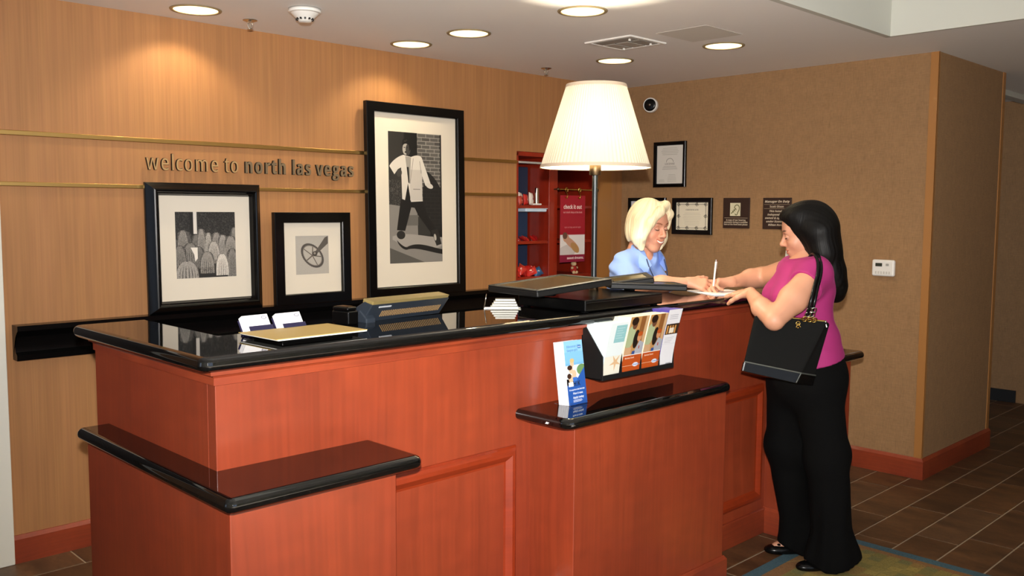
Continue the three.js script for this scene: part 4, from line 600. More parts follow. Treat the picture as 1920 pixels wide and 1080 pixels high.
{ // hanging poster on a rod
  const tex = canvasTex(256, 470, (c, W, Hh) => {
    c.fillStyle = '#a3182a'; c.fillRect(0, 0, W, Hh); c.fillStyle = '#f3e9e4'; c.textAlign = 'center'; c.font = 'bold 39px sans-serif'; c.fillText('check it out', W / 2, 94, 190); c.fillStyle = '#dca9a6'; c.font = 'bold 18px sans-serif'; c.fillText('our snack shop at the desk', W / 2, 124, 196); c.font = '15px sans-serif'; c.fillText('open all day and all night', W / 2, 228, 190);
    c.fillStyle = '#e7e2e0'; c.fillRect(0, 276, W, 142); c.fillStyle = '#cfc8c6'; c.beginPath(); c.ellipse(60, 400, 120, 50, -0.3, 0, 7); c.fill(); c.fillStyle = '#c99a80'; c.save(); c.translate(118, 340); c.rotate(0.55); c.beginPath(); c.ellipse(0, 0, 92, 28, 0, 0, 7); c.fill(); c.beginPath(); c.ellipse(-70, -6, 32, 30, 0, 0, 7); c.fill(); c.fillStyle = '#6b4a3a'; c.beginPath(); c.ellipse(-88, -14, 24, 24, 0.4, 0, 7); c.fill(); c.fillStyle = '#b58a58'; c.beginPath(); c.ellipse(45, 6, 52, 26, 0.1, 0, 7); c.fill(); c.restore();
    c.fillStyle = '#8a1c3c'; c.fillRect(0, 418, W, 52); c.fillStyle = '#f3e6e4'; c.font = 'bold 25px sans-serif'; c.textAlign = 'right'; c.fillText('sweet dreams.', W - 8, 450, 180);
  });
  const t = thing('hanging_poster', 'red check it out poster hung from a rod by two hooks', 'poster', [-0.58, 1.19, 0.032], { local: true }), side = std({ color: 0x8e1526, roughness: 0.6 });
  const g = new THREE.BoxGeometry(0.258, 0.462, 0.003); g.translate(0, 0.231, 0); part(t, 'poster_sheet', g, [side, side, side, side, std({ map: tex, roughness: 0.4 }), side]);
  part(t, 'rod', rod([-0.15, 0.503, 0], [0.26, 0.503, 0], 0.005), M.gold); part(t, 'finial', merge([new THREE.SphereGeometry(0.011, 16, 12).translate(-0.152, 0.503, 0), new THREE.SphereGeometry(0.012, 16, 12).translate(0.262, 0.503, 0)]), M.bronze); part(t, 'bracket', merge([rod([-0.16, 0.503, 0], [-0.16, 0.503, -0.03], 0.005), rod([0.252, 0.503, 0], [0.262, 0.503, -0.002], 0.005)]), M.bronze);
  for (const x of [-0.075, 0.06]) part(t, 'hook', tube([[x + 0.016, 0.488, 0.004], [x + 0.018, 0.506, 0.004], [x + 0.004, 0.514, 0.004], [x - 0.006, 0.5, 0.004], [x + 0.006, 0.478, 0.004], [x + 0.016, 0.458, 0.004], [x + 0.006, 0.442, 0.004], [x - 0.008, 0.452, 0.004]], 0.004, 40, 8), M.gold);
}
// ---------------------------------------------------------------- people: implicit surfaces meshed with surface nets
const cap = (a, b, ra, rb = ra) => ({ a, b, ra, rb }), ell = (c, r, q) => ({ c, r, q });
const dist = (o, x, y, z) => {
  if (o.a) { const ax = o.a[0], ay = o.a[1], az = o.a[2], bx_ = o.b[0] - ax, by = o.b[1] - ay, bz = o.b[2] - az, px = x - ax, py = y - ay, pz = z - az, h = clamp((px * bx_ + py * by + pz * bz) / (bx_ * bx_ + by * by + bz * bz + 1e-9), 0, 1); return Math.hypot(px - bx_ * h, py - by * h, pz - bz * h) - lerp(o.ra, o.rb, h); }
  let px = x - o.c[0], py = y - o.c[1], pz = z - o.c[2]; if (o.q) { const q = o.q; [px, py, pz] = [q[0] * px + q[1] * py + q[2] * pz, q[3] * px + q[4] * py + q[5] * pz, q[6] * px + q[7] * py + q[8] * pz]; }
  const r = o.r, k0 = Math.hypot(px / r[0], py / r[1], pz / r[2]), k1 = Math.hypot(px / (r[0] * r[0]), py / (r[1] * r[1]), pz / (r[2] * r[2])); return k1 < 1e-6 ? -Math.min(...r) : k0 * (k0 - 1) / k1;
};
const smin = (a, b, k) => { const h = Math.max(k - Math.abs(a - b), 0) / k; return Math.min(a, b) - h * h * k * 0.25; };
const smax = (a, b, k) => -smin(-a, -b, k);
const uni = (list, k, x, y, z) => { let d = 1e3; for (const o of list) d = smin(d, dist(o, x, y, z), o.k || k); return d; };
const strandTex = dataTex(512, 256, (u, v) => { const a = vn(u * 90 + 0.6 * vn(u * 8, v * 4, 8, 4, 3), v * 3, 90, 3, 61), b = vn(u * 240, v * 4, 240, 4, 62), c = vn(u * 14, v * 2, 14, 2, 63), t = 0.74 + 0.14 * a + 0.1 * b + 0.1 * c; return [255 * t, 255 * t * 0.99, 255 * (t - 0.02)]; });
strandTex.repeat.set(4, 4);
function netMesh(sdf, lo, hi, cell, color, uvf) {
  const n = [0, 1, 2].map((i) => Math.ceil((hi[i] - lo[i]) / cell) + 1), [nx, ny, nz] = n, F = new Float32Array(nx * ny * nz), at = (i, j, k) => (k * ny + j) * nx + i, B = 4;
  for (let k = 0; k < nz; k += B) for (let j = 0; j < ny; j += B) for (let i = 0; i < nx; i += B) {
    const c = sdf(lo[0] + (i + 1.5) * cell, lo[1] + (j + 1.5) * cell, lo[2] + (k + 1.5) * cell), far = Math.abs(c) > cell * 6.5;
    for (let w = k; w < Math.min(k + B, nz); w++) for (let v = j; v < Math.min(j + B, ny); v++) for (let u = i; u < Math.min(i + B, nx); u++) F[at(u, v, w)] = far ? c : sdf(lo[0] + u * cell, lo[1] + v * cell, lo[2] + w * cell);
  }
  const id = new Int32Array(nx * ny * nz).fill(-1), pos = [], idx = [], E8 = [[0, 1], [2, 3], [4, 5], [6, 7], [0, 2], [1, 3], [4, 6], [5, 7], [0, 4], [1, 5], [2, 6], [3, 7]];
  for (let k = 0; k < nz - 1; k++) for (let j = 0; j < ny - 1; j++) for (let i = 0; i < nx - 1; i++) {
    const f = []; let m = 0; for (let q = 0; q < 8; q++) { const v = F[at(i + (q & 1), j + ((q >> 1) & 1), k + (q >> 2))]; f.push(v); if (v < 0) m |= 1 << q; }
    if (m === 0 || m === 255) continue; let sx = 0, sy = 0, sz = 0, c = 0;
    for (const [a, b] of E8) { if ((f[a] < 0) === (f[b] < 0)) continue; const t = f[a] / (f[a] - f[b]); sx += lerp(a & 1, b & 1, t); sy += lerp((a >> 1) & 1, (b >> 1) & 1, t); sz += lerp(a >> 2, b >> 2, t); c++; }
    id[at(i, j, k)] = pos.length / 3; pos.push(lo[0] + (i + sx / c) * cell, lo[1] + (j + sy / c) * cell, lo[2] + (k + sz / c) * cell);
  }
  for (let k = 1; k < nz - 1; k++) for (let j = 1; j < ny - 1; j++) for (let i = 1; i < nx - 1; i++) {
    const s = F[at(i, j, k)] < 0, quad = (a, b, c, d, fl) => { if (a < 0 || b < 0 || c < 0 || d < 0) return; fl ? idx.push(a, b, c, a, c, d) : idx.push(a, c, b, a, d, c); };
    if (s !== F[at(i + 1, j, k)] < 0) quad(id[at(i, j - 1, k - 1)], id[at(i, j, k - 1)], id[at(i, j, k)], id[at(i, j - 1, k)], s);
    if (s !== F[at(i, j + 1, k)] < 0) quad(id[at(i - 1, j, k - 1)], id[at(i - 1, j, k)], id[at(i, j, k)], id[at(i, j, k - 1)], s);
    if (s !== F[at(i, j, k + 1)] < 0) quad(id[at(i - 1, j - 1, k)], id[at(i, j - 1, k)], id[at(i, j, k)], id[at(i - 1, j, k)], s);
  }
  const N = new Float32Array(pos.length), C = color && new Float32Array(pos.length), e = cell * 0.6;
  for (let i = 0; i < pos.length; i += 3) {
    const x = pos[i], y = pos[i + 1], z = pos[i + 2], gx = sdf(x + e, y, z) - sdf(x - e, y, z), gy = sdf(x, y + e, z) - sdf(x, y - e, z), gz = sdf(x, y, z + e) - sdf(x, y, z - e), l = Math.hypot(gx, gy, gz) || 1;
    N[i] = gx / l; N[i + 1] = gy / l; N[i + 2] = gz / l; if (color) { const c = color(x, y, z); C[i] = c[0]; C[i + 1] = c[1]; C[i + 2] = c[2]; }
  }
  const g = new THREE.BufferGeometry(); g.setAttribute('position', new THREE.BufferAttribute(new Float32Array(pos), 3)); g.setAttribute('normal', new THREE.BufferAttribute(N, 3)); if (color) g.setAttribute('color', new THREE.BufferAttribute(C, 3)); if (uvf) { const T = new Float32Array(pos.length / 3 * 2); for (let i = 0, j = 0; i < pos.length; i += 3, j += 2) { const t = uvf(pos[i], pos[i + 1], pos[i + 2]); T[j] = t[0]; T[j + 1] = t[1]; } g.setAttribute('uv', new THREE.BufferAttribute(T, 2)); } g.setIndex(idx); return g;
}
const vadd = (a, b, s = 1) => [a[0] + b[0] * s, a[1] + b[1] * s, a[2] + b[2] * s], vnorm = (a) => { const l = Math.hypot(...a); return a.map((v) => v / l); }, vcross = (a, b) => [a[1] * b[2] - a[2] * b[1], a[2] * b[0] - a[0] * b[2], a[0] * b[1] - a[1] * b[0]];
// a hand: w wrist, d towards the knuckles, n back of the hand, thumb = +1 / -1 side along d x n, curls per finger [base, middle, tip] in radians
function hand(w, d, n, thumb, curls, spread = 0.08, sc = 1, thumbCurl = 0.3, arm = null) {
  d = vnorm(d); let s = vnorm(vcross(d, n)); n = vnorm(vcross(s, d)); const palm = [], fingers = [];
  arm = vnorm(arm || d); palm.push(cap(vadd(w, arm, -0.05), w, 0.023 * sc, 0.0235 * sc), cap(w, vadd(w, d, 0.02 * sc), 0.0225 * sc, 0.0195 * sc));
  [0.027, 0.009, -0.009, -0.026].forEach((o, i) => palm.push(cap(vadd(vadd(w, d, 0.014 * sc), s, o * thumb * 0.5 * sc), vadd(vadd(w, d, [0.082, 0.086, 0.081, 0.072][i] * sc), s, o * thumb * sc), 0.0125 * sc, 0.0112 * sc)));
  const turn = (dir, up, a) => [vadd(dir.map((v) => v * Math.cos(a)), up, -Math.sin(a)), vadd(up.map((v) => v * Math.cos(a)), dir, Math.sin(a))];
  [0.027, 0.009, -0.009, -0.026].forEach((o, i) => {
    const L = [[0.04, 0.025, 0.02], [0.044, 0.028, 0.021], [0.041, 0.026, 0.021], [0.032, 0.02, 0.018]][i].map((v) => v * sc), R = [0.0092, 0.0088, 0.0078, 0.0068].map((v) => v * sc * (i === 3 ? 0.88 : 1));
    let p = vadd(vadd(w, d, [0.082, 0.086, 0.081, 0.072][i] * sc), s, o * thumb * sc), dir = vnorm(vadd(d, s, spread * (1.2 - i * 0.8) * thumb)), up = n; const ch = [];
    for (let k = 0; k < 3; k++) { [dir, up] = turn(dir, up, curls[i][k]); const q = vadd(p, dir, L[k]); ch.push(cap(p, q, R[k], R[k + 1])); p = q; }
    fingers.push(ch);
  });
  { // thumb leaves the side of the palm near its base
    let p = vadd(vadd(w, d, 0.022 * sc), s, 0.02 * thumb * sc), dir = vnorm(vadd(vadd(d.map((v) => v * 0.75), s, 0.62 * thumb), n, -0.25)), ch = [];
    for (const [L, r0, r1, c] of [[0.036, 0.0135, 0.011, 0], [0.03, 0.0108, 0.0098, thumbCurl], [0.024, 0.0096, 0.0078, thumbCurl]]) { dir = vnorm(vadd(vadd(dir, s, -c * thumb), n, -c * 0.4)); const q = vadd(p, dir, L * sc); ch.push(cap(p, q, r0 * sc, r1 * sc)); p = q; }
    fingers.push(ch);
  }
  const all = [...palm, ...fingers.flat()], sdf = (x, y, z) => { let dP = uni(palm, 0.016, x, y, z); let out = dP; for (const f of fingers) out = Math.min(out, smin(dP, uni(f, 0.006, x, y, z), 0.009)); return out; };
  const lo = [1e3, 1e3, 1e3], hi = [-1e3, -1e3, -1e3]; for (const o of all) for (const p of [o.a, o.b]) for (let i = 0; i < 3; i++) { lo[i] = Math.min(lo[i], p[i] - 0.03); hi[i] = Math.max(hi[i], p[i] + 0.03); }
  return { sdf, lo, hi };
}
// a head in its own axes: z out of the face, y up, x to the person's left; origin between the ears
const HEAD = [ell([0, 0.03, -0.015], [0.073, 0.085, 0.092]), ell([0, -0.024, 0.03], [0.059, 0.086, 0.06]), ell([0, 0.045, 0.036], [0.055, 0.05, 0.052]), cap([0.046, -0.05, 0.0], [0.012, -0.1, 0.058], 0.02, 0.015), cap([-0.046, -0.05, 0.0], [-0.012, -0.1, 0.058], 0.02, 0.015), ell([0, -0.101, 0.066], [0.02, 0.016, 0.018]), ell([0.033, -0.032, 0.061], [0.026, 0.024, 0.022]), ell([-0.033, -0.032, 0.061], [0.026, 0.024, 0.022]), ell([0, -0.063, 0.077], [0.026, 0.02, 0.018]), cap([-0.034, 0.023, 0.076], [0.034, 0.023, 0.076], 0.0095)];
const NOSE = [cap([0, 0.014, 0.085], [0, -0.026, 0.108], 0.006, 0.0095), ell([0, -0.03, 0.108], [0.0095, 0.0085, 0.0095]), ell([0.0105, -0.033, 0.098], [0.0075, 0.007, 0.009]), ell([-0.0105, -0.033, 0.098], [0.0075, 0.007, 0.009])];
const EARS = [ell([0.074, -0.005, -0.012], [0.011, 0.031, 0.019]), ell([-0.074, -0.005, -0.012], [0.011, 0.031, 0.019])], NECK = cap([0, -0.05, -0.025], [0, -0.2, -0.05], 0.05, 0.054);
function headSDF(smile) {
  return (x, y, z) => {
    let d = uni(HEAD, 0.026, x, y, z); d = smin(d, uni(EARS, 0.01, x, y, z), 0.01); d = smin(d, dist(NECK, x, y, z), 0.03);
    const ax = Math.abs(x); d = smax(d, -(Math.hypot(ax - 0.031, (y - 0.001) * 1.25, z - 0.1) - 0.0155), 0.014); d = smin(d, uni(NOSE, 0.008, x, y, z), 0.01);
    if (z > 0.05 && y < -0.03) { // lips: two soft rolls with a line between; smile lifts the corners
      const yl = y - (-0.0635 + smile * ax * ax * 14), w = 0.021 + smile * 0.009, on = sstep(w + 0.004, w - 0.006, ax);
      d -= 0.0034 * on * Math.exp(-(((yl - 0.006) / 0.0045) ** 2)) + 0.0042 * on * Math.exp(-(((yl + 0.0075) / 0.0055) ** 2)); d += 0.003 * on * Math.exp(-((yl / 0.0024) ** 2));
    }
    return d;
  };
}
function headColor(skin, lip, brow, smile) {
  return (x, y, z) => { const ax = Math.abs(x), yl = y - (-0.0635 + smile * ax * ax * 14), w = 0.022 + smile * 0.009; let c = [1, 1, 1];
    if (z > 0.055 && ax < w && yl < 0.0095 && yl > -0.012) { const t = sstep(w, w - 0.004, ax) * sstep(0.0095, 0.007, yl) * sstep(-0.0125, -0.009, yl); c = c.map((v, i) => lerp(v, lip[i], t)); }
    const by = 0.0235 + 0.006 * Math.sin(clamp((ax - 0.012) / 0.036, 0, 1) * 2.4), t2 = z > 0.03 ? sstep(0.0042, 0.002, Math.abs(y - by)) * sstep(0.01, 0.014, ax) * sstep(0.05, 0.044, ax) : 0; c = c.map((v, i) => lerp(v, brow[i], t2 * 0.95));
    const ch = Math.exp(-(((ax - 0.036) / 0.017) ** 2 + ((y + 0.03) / 0.018) ** 2)) * (z > 0.03 ? 0.3 : 0); return [c[0], c[1] * (1 - ch * 0.45), c[2] * (1 - ch * 0.4)]; };
}
function basis(f, upHint, pos) { f = vnorm(f); const x = vnorm(vcross(upHint, f)), y = vcross(f, x); return new THREE.Matrix4().makeBasis(V(...x), V(...y), V(...f)).setPosition(...pos); }
// eyes, lashes, teeth go on the head's own axes as parts of the person
function faceParts(p, m, iris, lashes, smile, lidDrop) {
  for (const s of [-1, 1]) {
    const eye = new THREE.SphereGeometry(0.0122, 28, 20), a = eye.attributes.position, C = new Float32Array(a.count * 3), gx = -0.004 * s, gy = -lidDrop * 0.7;
    for (let i = 0; i < a.count; i++) { const r = Math.hypot(a.getX(i) - gx, a.getY(i) - gy * 0.012, 0), c = a.getZ(i) > 0 && r < 0.0056 ? (r < 0.0026 ? [0.01, 0.01, 0.01] : iris) : [0.82, 0.8, 0.77]; C.set(c, i * 3); }
    eye.setAttribute('color', new THREE.BufferAttribute(C, 3)); eye.translate(0.031 * s, 0.0, 0.0785); const e = part(p, 'eye', eye.applyMatrix4(m), EYE); 
    // upper lid: a spherical cap over the eye, and the lash line at its rim
    const lid = new THREE.SphereGeometry(0.0134, 24, 14, 0, Math.PI * 2, 0, Math.PI * (0.42 + lidDrop * 0.17)); lid.rotateX(0.45 + lidDrop * 0.3).translate(0.031 * s, 0.0, 0.0782); part(e, 'eyelid', lid.applyMatrix4(m), p.userData2.skin);
    const pts = []; for (let k = 0; k <= 8; k++) { const t = (k / 8 - 0.5) * 2; pts.push([0.031 * s + t * 0.0135, 0.0032 - lidDrop * 0.007 - (1 - t * t) * 0.002, 0.0915 - t * t * 0.0065]); } part(e, 'lash', tube(pts, 0.0017, 16, 6).applyMatrix4(m), lashes);
  }
  if (smile > 0) { const pts = []; for (let k = 0; k <= 10; k++) { const t = (k / 10 - 0.5) * 2, x = t * 0.023; pts.push([x, -0.0645 + smile * x * x * 14, 0.0985 - t * t * 0.0095]); } const g = tube(pts, 0.0044, 24, 8); part(p, 'teeth', g.applyMatrix4(m), TEETH); }
}
const EYE = phy({ vertexColors: true, roughness: 0.15, clearcoat: 1 }), TEETH = phy({ color: 0xeee6da, roughness: 0.25 });
const skinMat = (c) => phy({ color: c, vertexColors: true, roughness: 0.5, sheen: 0.15, sheenRoughness: 0.5 });
const TURN = -44.4723 * D2R * -1;
const person = (label, pos) => thing('person', label, 'person', pos, { local: true, turn: -44.4723 * D2R });
// strands: a groove pattern that runs along the hair
const strand = (a, y, s) => Math.sin(a * s + 2.4 * Math.sin(y * 21 + a * 3)) * 0.6 + Math.sin(a * s * 2.3 + 1.7 * Math.sin(y * 33)) * 0.4;
// ---------------------------------------------------------------- the dark-haired guest at the desk (faces along -x in her own axes)
{
  const p = person('dark-haired woman in a magenta top and black trousers signing at the desk', [-1.61, 0, 2.40]), skin = skinMat(0xc68f72), lid = phy({ color: 0xc08a6d, roughness: 0.5 }); p.userData2 = { skin: lid };
  const hm = basis([-0.93, -0.27, -0.24], [-0.2, 1, 0.02], [-0.074, 1.462, -0.005]);
  const armN = [cap([-0.09, 1.27, 0.155], [-0.19, 1.19, 0.22], 0.062, 0.06), cap([-0.19, 1.19, 0.22], [-0.285, 1.112, 0.292], 0.057, 0.04), cap([-0.288, 1.108, 0.292], [-0.312, 1.15, 0.2], 0.037, 0.041), cap([-0.312, 1.15, 0.2], [-0.325, 1.2, 0.068], 0.041, 0.025)].map((o) => ({ ...o, k: 0.018 }));
  const armF = [cap([-0.085, 1.285, -0.15], [-0.16, 1.235, -0.37], 0.058, 0.044), cap([-0.16, 1.235, -0.37], [-0.22, 1.232, -0.335], 0.043, 0.041), cap([-0.22, 1.232, -0.335], [-0.322, 1.222, -0.265], 0.04, 0.026)];
  const torso = [ell([-0.075, 1.22, 0], [0.112, 0.15, 0.155]), cap([-0.08, 1.29, 0.12], [-0.08, 1.29, -0.12], 0.052), ell([-0.148, 1.178, 0.068], [0.076, 0.066, 0.074]), ell([-0.148, 1.178, -0.068], [0.076, 0.066, 0.074]), ell([-0.075, 1.03, 0], [0.115, 0.17, 0.145]), ell([-0.045, 0.84, 0], [0.145, 0.15, 0.165]), cap([-0.06, 1.33, 0], [-0.065, 1.39, 0], 0.055, 0.05)];
  const legs = [cap([-0.03, 0.8, 0.085], [0.015, 0.46, 0.09], 0.085, 0.056), cap([0.015, 0.46, 0.09], [0.05, 0.08, 0.1], 0.055, 0.035), cap([-0.06, 0.8, -0.085], [-0.11, 0.46, -0.09], 0.085, 0.056), cap([-0.11, 0.46, -0.09], [-0.045, 0.08, -0.08], 0.055, 0.035), cap([0.05, 0.05, 0.1], [-0.05, 0.028, 0.105], 0.03, 0.022), cap([-0.045, 0.06, -0.08], [-0.14, 0.03, -0.085], 0.031, 0.021)];
  const body = [...torso, ...armN, ...armF, ...legs], bodyF = (x, y, z) => uni(body, 0.035, x, y, z);
  const hN = hand([-0.325, 1.2, 0.066], [-0.5, -0.1, -0.86], [-0.3, 0.95, -0.05], -1, [[0.15, 0.3, 0.2], [0.18, 0.35, 0.22], [0.2, 0.35, 0.25], [0.25, 0.4, 0.25]], 0.05, 0.95, 0.25, [-0.01, 0.05, -0.132]);
  const hF = hand([-0.325, 1.222, -0.263], [-0.93, -0.05, 0.06], [-0.08, 0.86, -0.5], 1, [[0.75, 0.75, 0.35], [0.85, 0.95, 0.5], [0.95, 1.05, 0.6], [1.05, 1.1, 0.6]], 0.03, 0.95, 0.42, [-0.102, -0.01, 0.07]);
  const one = (g, n = 3) => { const c = g.attributes.position.count; if (!g.attributes.color) g.setAttribute('color', new THREE.BufferAttribute(new Float32Array(c * 3).fill(1), 3)); return g; };
  const head = netMesh(headSDF(0.6), [-0.1, -0.2, -0.13], [0.1, 0.13, 0.13], 0.003, headColor(0, [0.9, 0.66, 0.66], [0.09, 0.06, 0.05], 0.6)).applyMatrix4(hm);
  part(p, 'body', merge([one(netMesh(bodyF, [-0.42, 0.0, -0.46], [0.17, 1.43, 0.4], 0.01)), head, one(netMesh(hN.sdf, hN.lo, hN.hi, 0.003)), one(netMesh(hF.sdf, hF.lo, hF.hi, 0.003))]), skin);
  faceParts(p, hm, [0.06, 0.04, 0.03], M.blackMatte, 0, 1.0);
  // magenta short-sleeved top
  const ns = (x, y, z, f = 26) => Math.sin(x * f + y * f * 1.7 + 3 * Math.sin(y * 9 + z * 8)) * 0.5 + Math.sin(z * f * 1.3 - y * f * 0.8 + 2) * 0.5;
  const topF = (x, y, z) => {
    let d = uni(torso, 0.045, x, y, z) - 0.013; d = smin(d, dist(ell([-0.05, 0.95, 0], [0.135, 0.13, 0.16]), x, y, z), 0.05);
    const slN = dist(cap([-0.075, 1.29, 0.125], [-0.15, 1.215, 0.2], 0.072, 0.073), x, y, z), cutN = (x + 0.085) * -0.72 + (y - 1.27) * -0.42 + (z - 0.15) * 0.5 - 0.058; d = smin(d, Math.max(slN, cutN), 0.03);
    const slF = dist(cap([-0.075, 1.285, -0.13], [-0.09, 1.275, -0.2], 0.066, 0.062), x, y, z), cutF = -z - 0.185; d = smin(d, Math.max(slF, cutF), 0.03);
    d -= 0.0022 * ns(x, y, z) * sstep(1.3, 1.1, y) + 0.003 * Math.sin(y * 60 + x * 25 + z * 14) * sstep(0.92, 0.99, y) * sstep(1.12, 1.04, y);
    d = smax(d, 0.905 + (x + 0.0) * 0.22 - y, 0.006); d = smax(d, y - 1.365 - (x + 0.06) * 0.25, 0.008); d = smax(d, -(Math.hypot((x + 0.085) * 1.0, (y - 1.375) * 1.2, z) - 0.066), 0.006); return d;
  };
  part(p, 'top', netMesh(topF, [-0.3, 0.84, -0.3], [0.16, 1.42, 0.3], 0.0065), phy({ color: 0x9e2468, roughness: 0.8, sheen: 0.3, sheenColor: new THREE.Color(0.7, 0.15, 0.4), sheenRoughness: 0.5 }));
  // black flared trousers
  const trF = (x, y, z) => {
    let d = uni([ell([-0.045, 0.83, 0], [0.166, 0.17, 0.178]), cap([-0.03, 0.8, 0.085], [0.018, 0.5, 0.09], 0.1, 0.089), cap([0.018, 0.5, 0.09], [0.045, 0.16, 0.1], 0.089, 0.083), ell([0.052, 0.03, 0.1], [0.125, 0.15, 0.1]), cap([-0.1, 0.78, -0.06], [-0.108, 0.5, -0.075], 0.104, 0.088), cap([-0.108, 0.5, -0.075], [-0.055, 0.16, -0.08], 0.086, 0.07), ell([-0.045, 0.05, -0.08], [0.09, 0.13, 0.08])], 0.045, x, y, z);
    d -= 0.0035 * Math.sin(Math.atan2(z - (z > 0 ? 0.095 : -0.085), x - 0.02) * 7 + y * 3) * sstep(0.5, 0.1, y) + 0.003 * Math.sin(y * 34 + x * 18) * sstep(0.3, 0.45, y) * sstep(0.62, 0.5, y);
    const hem = z > 0.01 ? 0.012 + Math.max(0, x - 0.03) * 0.34 + Math.max(0, -x - 0.0) * 0.5 : 0.016 + Math.max(0, -0.05 - x) * 0.5; d = smax(d, hem - y, 0.006); d = smax(d, y - 0.965, 0.01); return d;
  };
  part(p, 'trousers', netMesh(trF, [-0.24, 0, -0.24], [0.24, 0.99, 0.27], 0.0085), phy({ color: 0x070707, roughness: 0.9, specularIntensity: 0.2 }));
  // black patent flats
  const shoe = (x, z, yaw) => { const f = (px, py, pz) => { const c = Math.cos(yaw), s = Math.sin(yaw), u = (px - x) * c + (pz - z) * s, w = -(px - x) * s + (pz - z) * c; let d = uni([ell([-0.075, 0.018, 0], [0.062, 0.025, 0.036]), ell([0.04, 0.03, 0], [0.075, 0.036, 0.032])], 0.05, u, py, w); d = smax(d, -dist(ell([-0.005, 0.062, 0], [0.08, 0.038, 0.027]), u, py, w), 0.008); return smax(d, 0.001 - py, 0.004); }; const g = netMesh(f, [x - 0.16, -0.002, z - 0.07], [x + 0.14, 0.09, z + 0.07], 0.0045); return g; };
  const patent = phy({ color: 0x0a0a0a, roughness: 0.24, specularIntensity: 0.5 });
  for (const [x, z, yaw] of [[0.025, 0.1, -0.15], [-0.055, -0.08, 0.05]]) { const s = part(p, 'shoe', shoe(x, z, yaw), patent); part(s, 'bow', merge([ell2(x - 0.07, 0.047, z, 0.012, 0.006, 0.014), ell2(x - 0.075, 0.046, z + 0.014, 0.008, 0.005, 0.01)]), M.black); }
  function ell2(x, y, z, a, b, c) { return new THREE.SphereGeometry(1, 14, 10).scale(a, b, c).translate(x, y, z); }
  // long straight black hair
  const inv = hm.clone().invert(), q = V();
  const longH = [cap([-0.02, 1.47, 0], [0.0, 1.38, 0], 0.074, 0.066), cap([0.0, 1.38, 0], [0.03, 1.29, 0], 0.064, 0.058), cap([0.03, 1.29, 0], [0.052, 1.22, 0], 0.056, 0.046), cap([0.052, 1.22, 0], [0.062, 1.185, 0], 0.045, 0.028), cap([-0.05, 1.45, 0.07], [-0.03, 1.37, 0.075], 0.04, 0.035), cap([-0.03, 1.37, 0.075], [0.02, 1.26, 0.065], 0.034, 0.025)];
  const hairF = (x, y, z) => {
    q.set(x, y, z).applyMatrix4(inv); const hx = q.x, hy = q.y, hz = q.z;
    let d = uni([ell([0, 0.032, -0.024], [0.09, 0.098, 0.108]), ell([0, -0.03, -0.04], [0.088, 0.1, 0.075]), ell([0, 0.085, 0.03], [0.06, 0.035, 0.062])], 0.04, hx, hy, hz);
    d = smax(d, -dist(ell([0, -0.045, 0.105], [0.075, 0.122, 0.092]), hx, hy, hz), 0.012);
    let e = 1e3; for (const o of longH) e = smin(e, dist(o, x, y, z * (Math.abs(o.a[2]) > 0.01 ? 1 : 0.62)), 0.04); d = smin(d, e, 0.04);
    const a = Math.atan2(z, x + 0.25); d += 0.0007 * strand(a * 2.4, y * 0.6, 24); return d;
  };
  part(p, 'hair', netMesh(hairF, [-0.22, 1.1, -0.15], [0.15, 1.62, 0.15], 0.004, null, (x, y, z) => { q.set(x, y, z).applyMatrix4(inv); const b = Math.max(0, y - 1.36); return [x * 0.94 + y * 0.33 + z * 0.35 - b * b * 1.6, y * 0.9]; }), phy({ color: 0x0a0807, roughness: 0.5, specularIntensity: 0.35, map: strandTex, bumpMap: strandTex, bumpScale: 0.0012 }));
  // ---- her handbag: a thing of its own, hanging from the near shoulder
  const bag = thing('handbag', 'black tote handbag with patent base hanging from the guest\'s shoulder', 'handbag', [-1.61, 0, 2.40], { local: true, turn: -44.4723 * D2R }), cloth = phy({ color: 0x0f0f0e, roughness: 0.85, specularIntensity: 0.3 });
  const C8 = { 0: [-0.4, 0.9, 0.255], 1: [-0.182, 0.853, 0.272], 2: [-0.345, 1.125, 0.235], 3: [-0.06, 1.1, 0.252], 4: [-0.385, 0.885, 0.19], 5: [-0.09, 0.828, 0.192], 6: [-0.34, 1.125, 0.2], 7: [-0.03, 1.092, 0.205] };
  const tri = (u, v, w) => { const o = [0, 0, 0]; for (let k = 0; k < 8; k++) { const f = (k & 1 ? u : 1 - u) * ((k >> 1) & 1 ? v : 1 - v) * (k >> 2 ? w : 1 - w); for (let i = 0; i < 3; i++) o[i] += C8[k][i] * f; } return o; };
  const block = (v0, v1, grow, bulge = 0.012) => { const g = new RoundedBoxGeometry(1, 1, 1, 4, 0.05), P = g.attributes.position; for (let i = 0; i < P.count; i++) { const u = P.getX(i) * (1 + grow) + 0.5, v = lerp(v0, v1, P.getY(i) + 0.5), w = 0.5 - P.getZ(i) * (1 + grow), o = tri(u, v, w); o[2] += (0.5 - w) * bulge * Math.sin(Math.PI * clamp(u, 0, 1)) * Math.sin(Math.PI * clamp(v, 0, 1)) * 2; P.setXYZ(i, ...o); } g.computeVertexNormals(); return g; };
  part(bag, 'bag_body', block(0.0, 1.0, 0), cloth); part(bag, 'base_band', block(-0.015, 0.15, 0.03, 0.004), patent);
  const ln = (a, b, r) => rod(tri(...a), tri(...b), r); part(bag, 'piping', merge([ln([0.0, 0.155, -0.02], [1.0, 0.155, -0.02], 0.0032), ln([1.0, 0.155, -0.02], [1.0, 0.155, 1.02], 0.0032), ln([1.0, 0.0, -0.02], [1.0, 0.15, -0.02], 0.0025)]), std({ color: 0x4a4d48, roughness: 0.4 }));
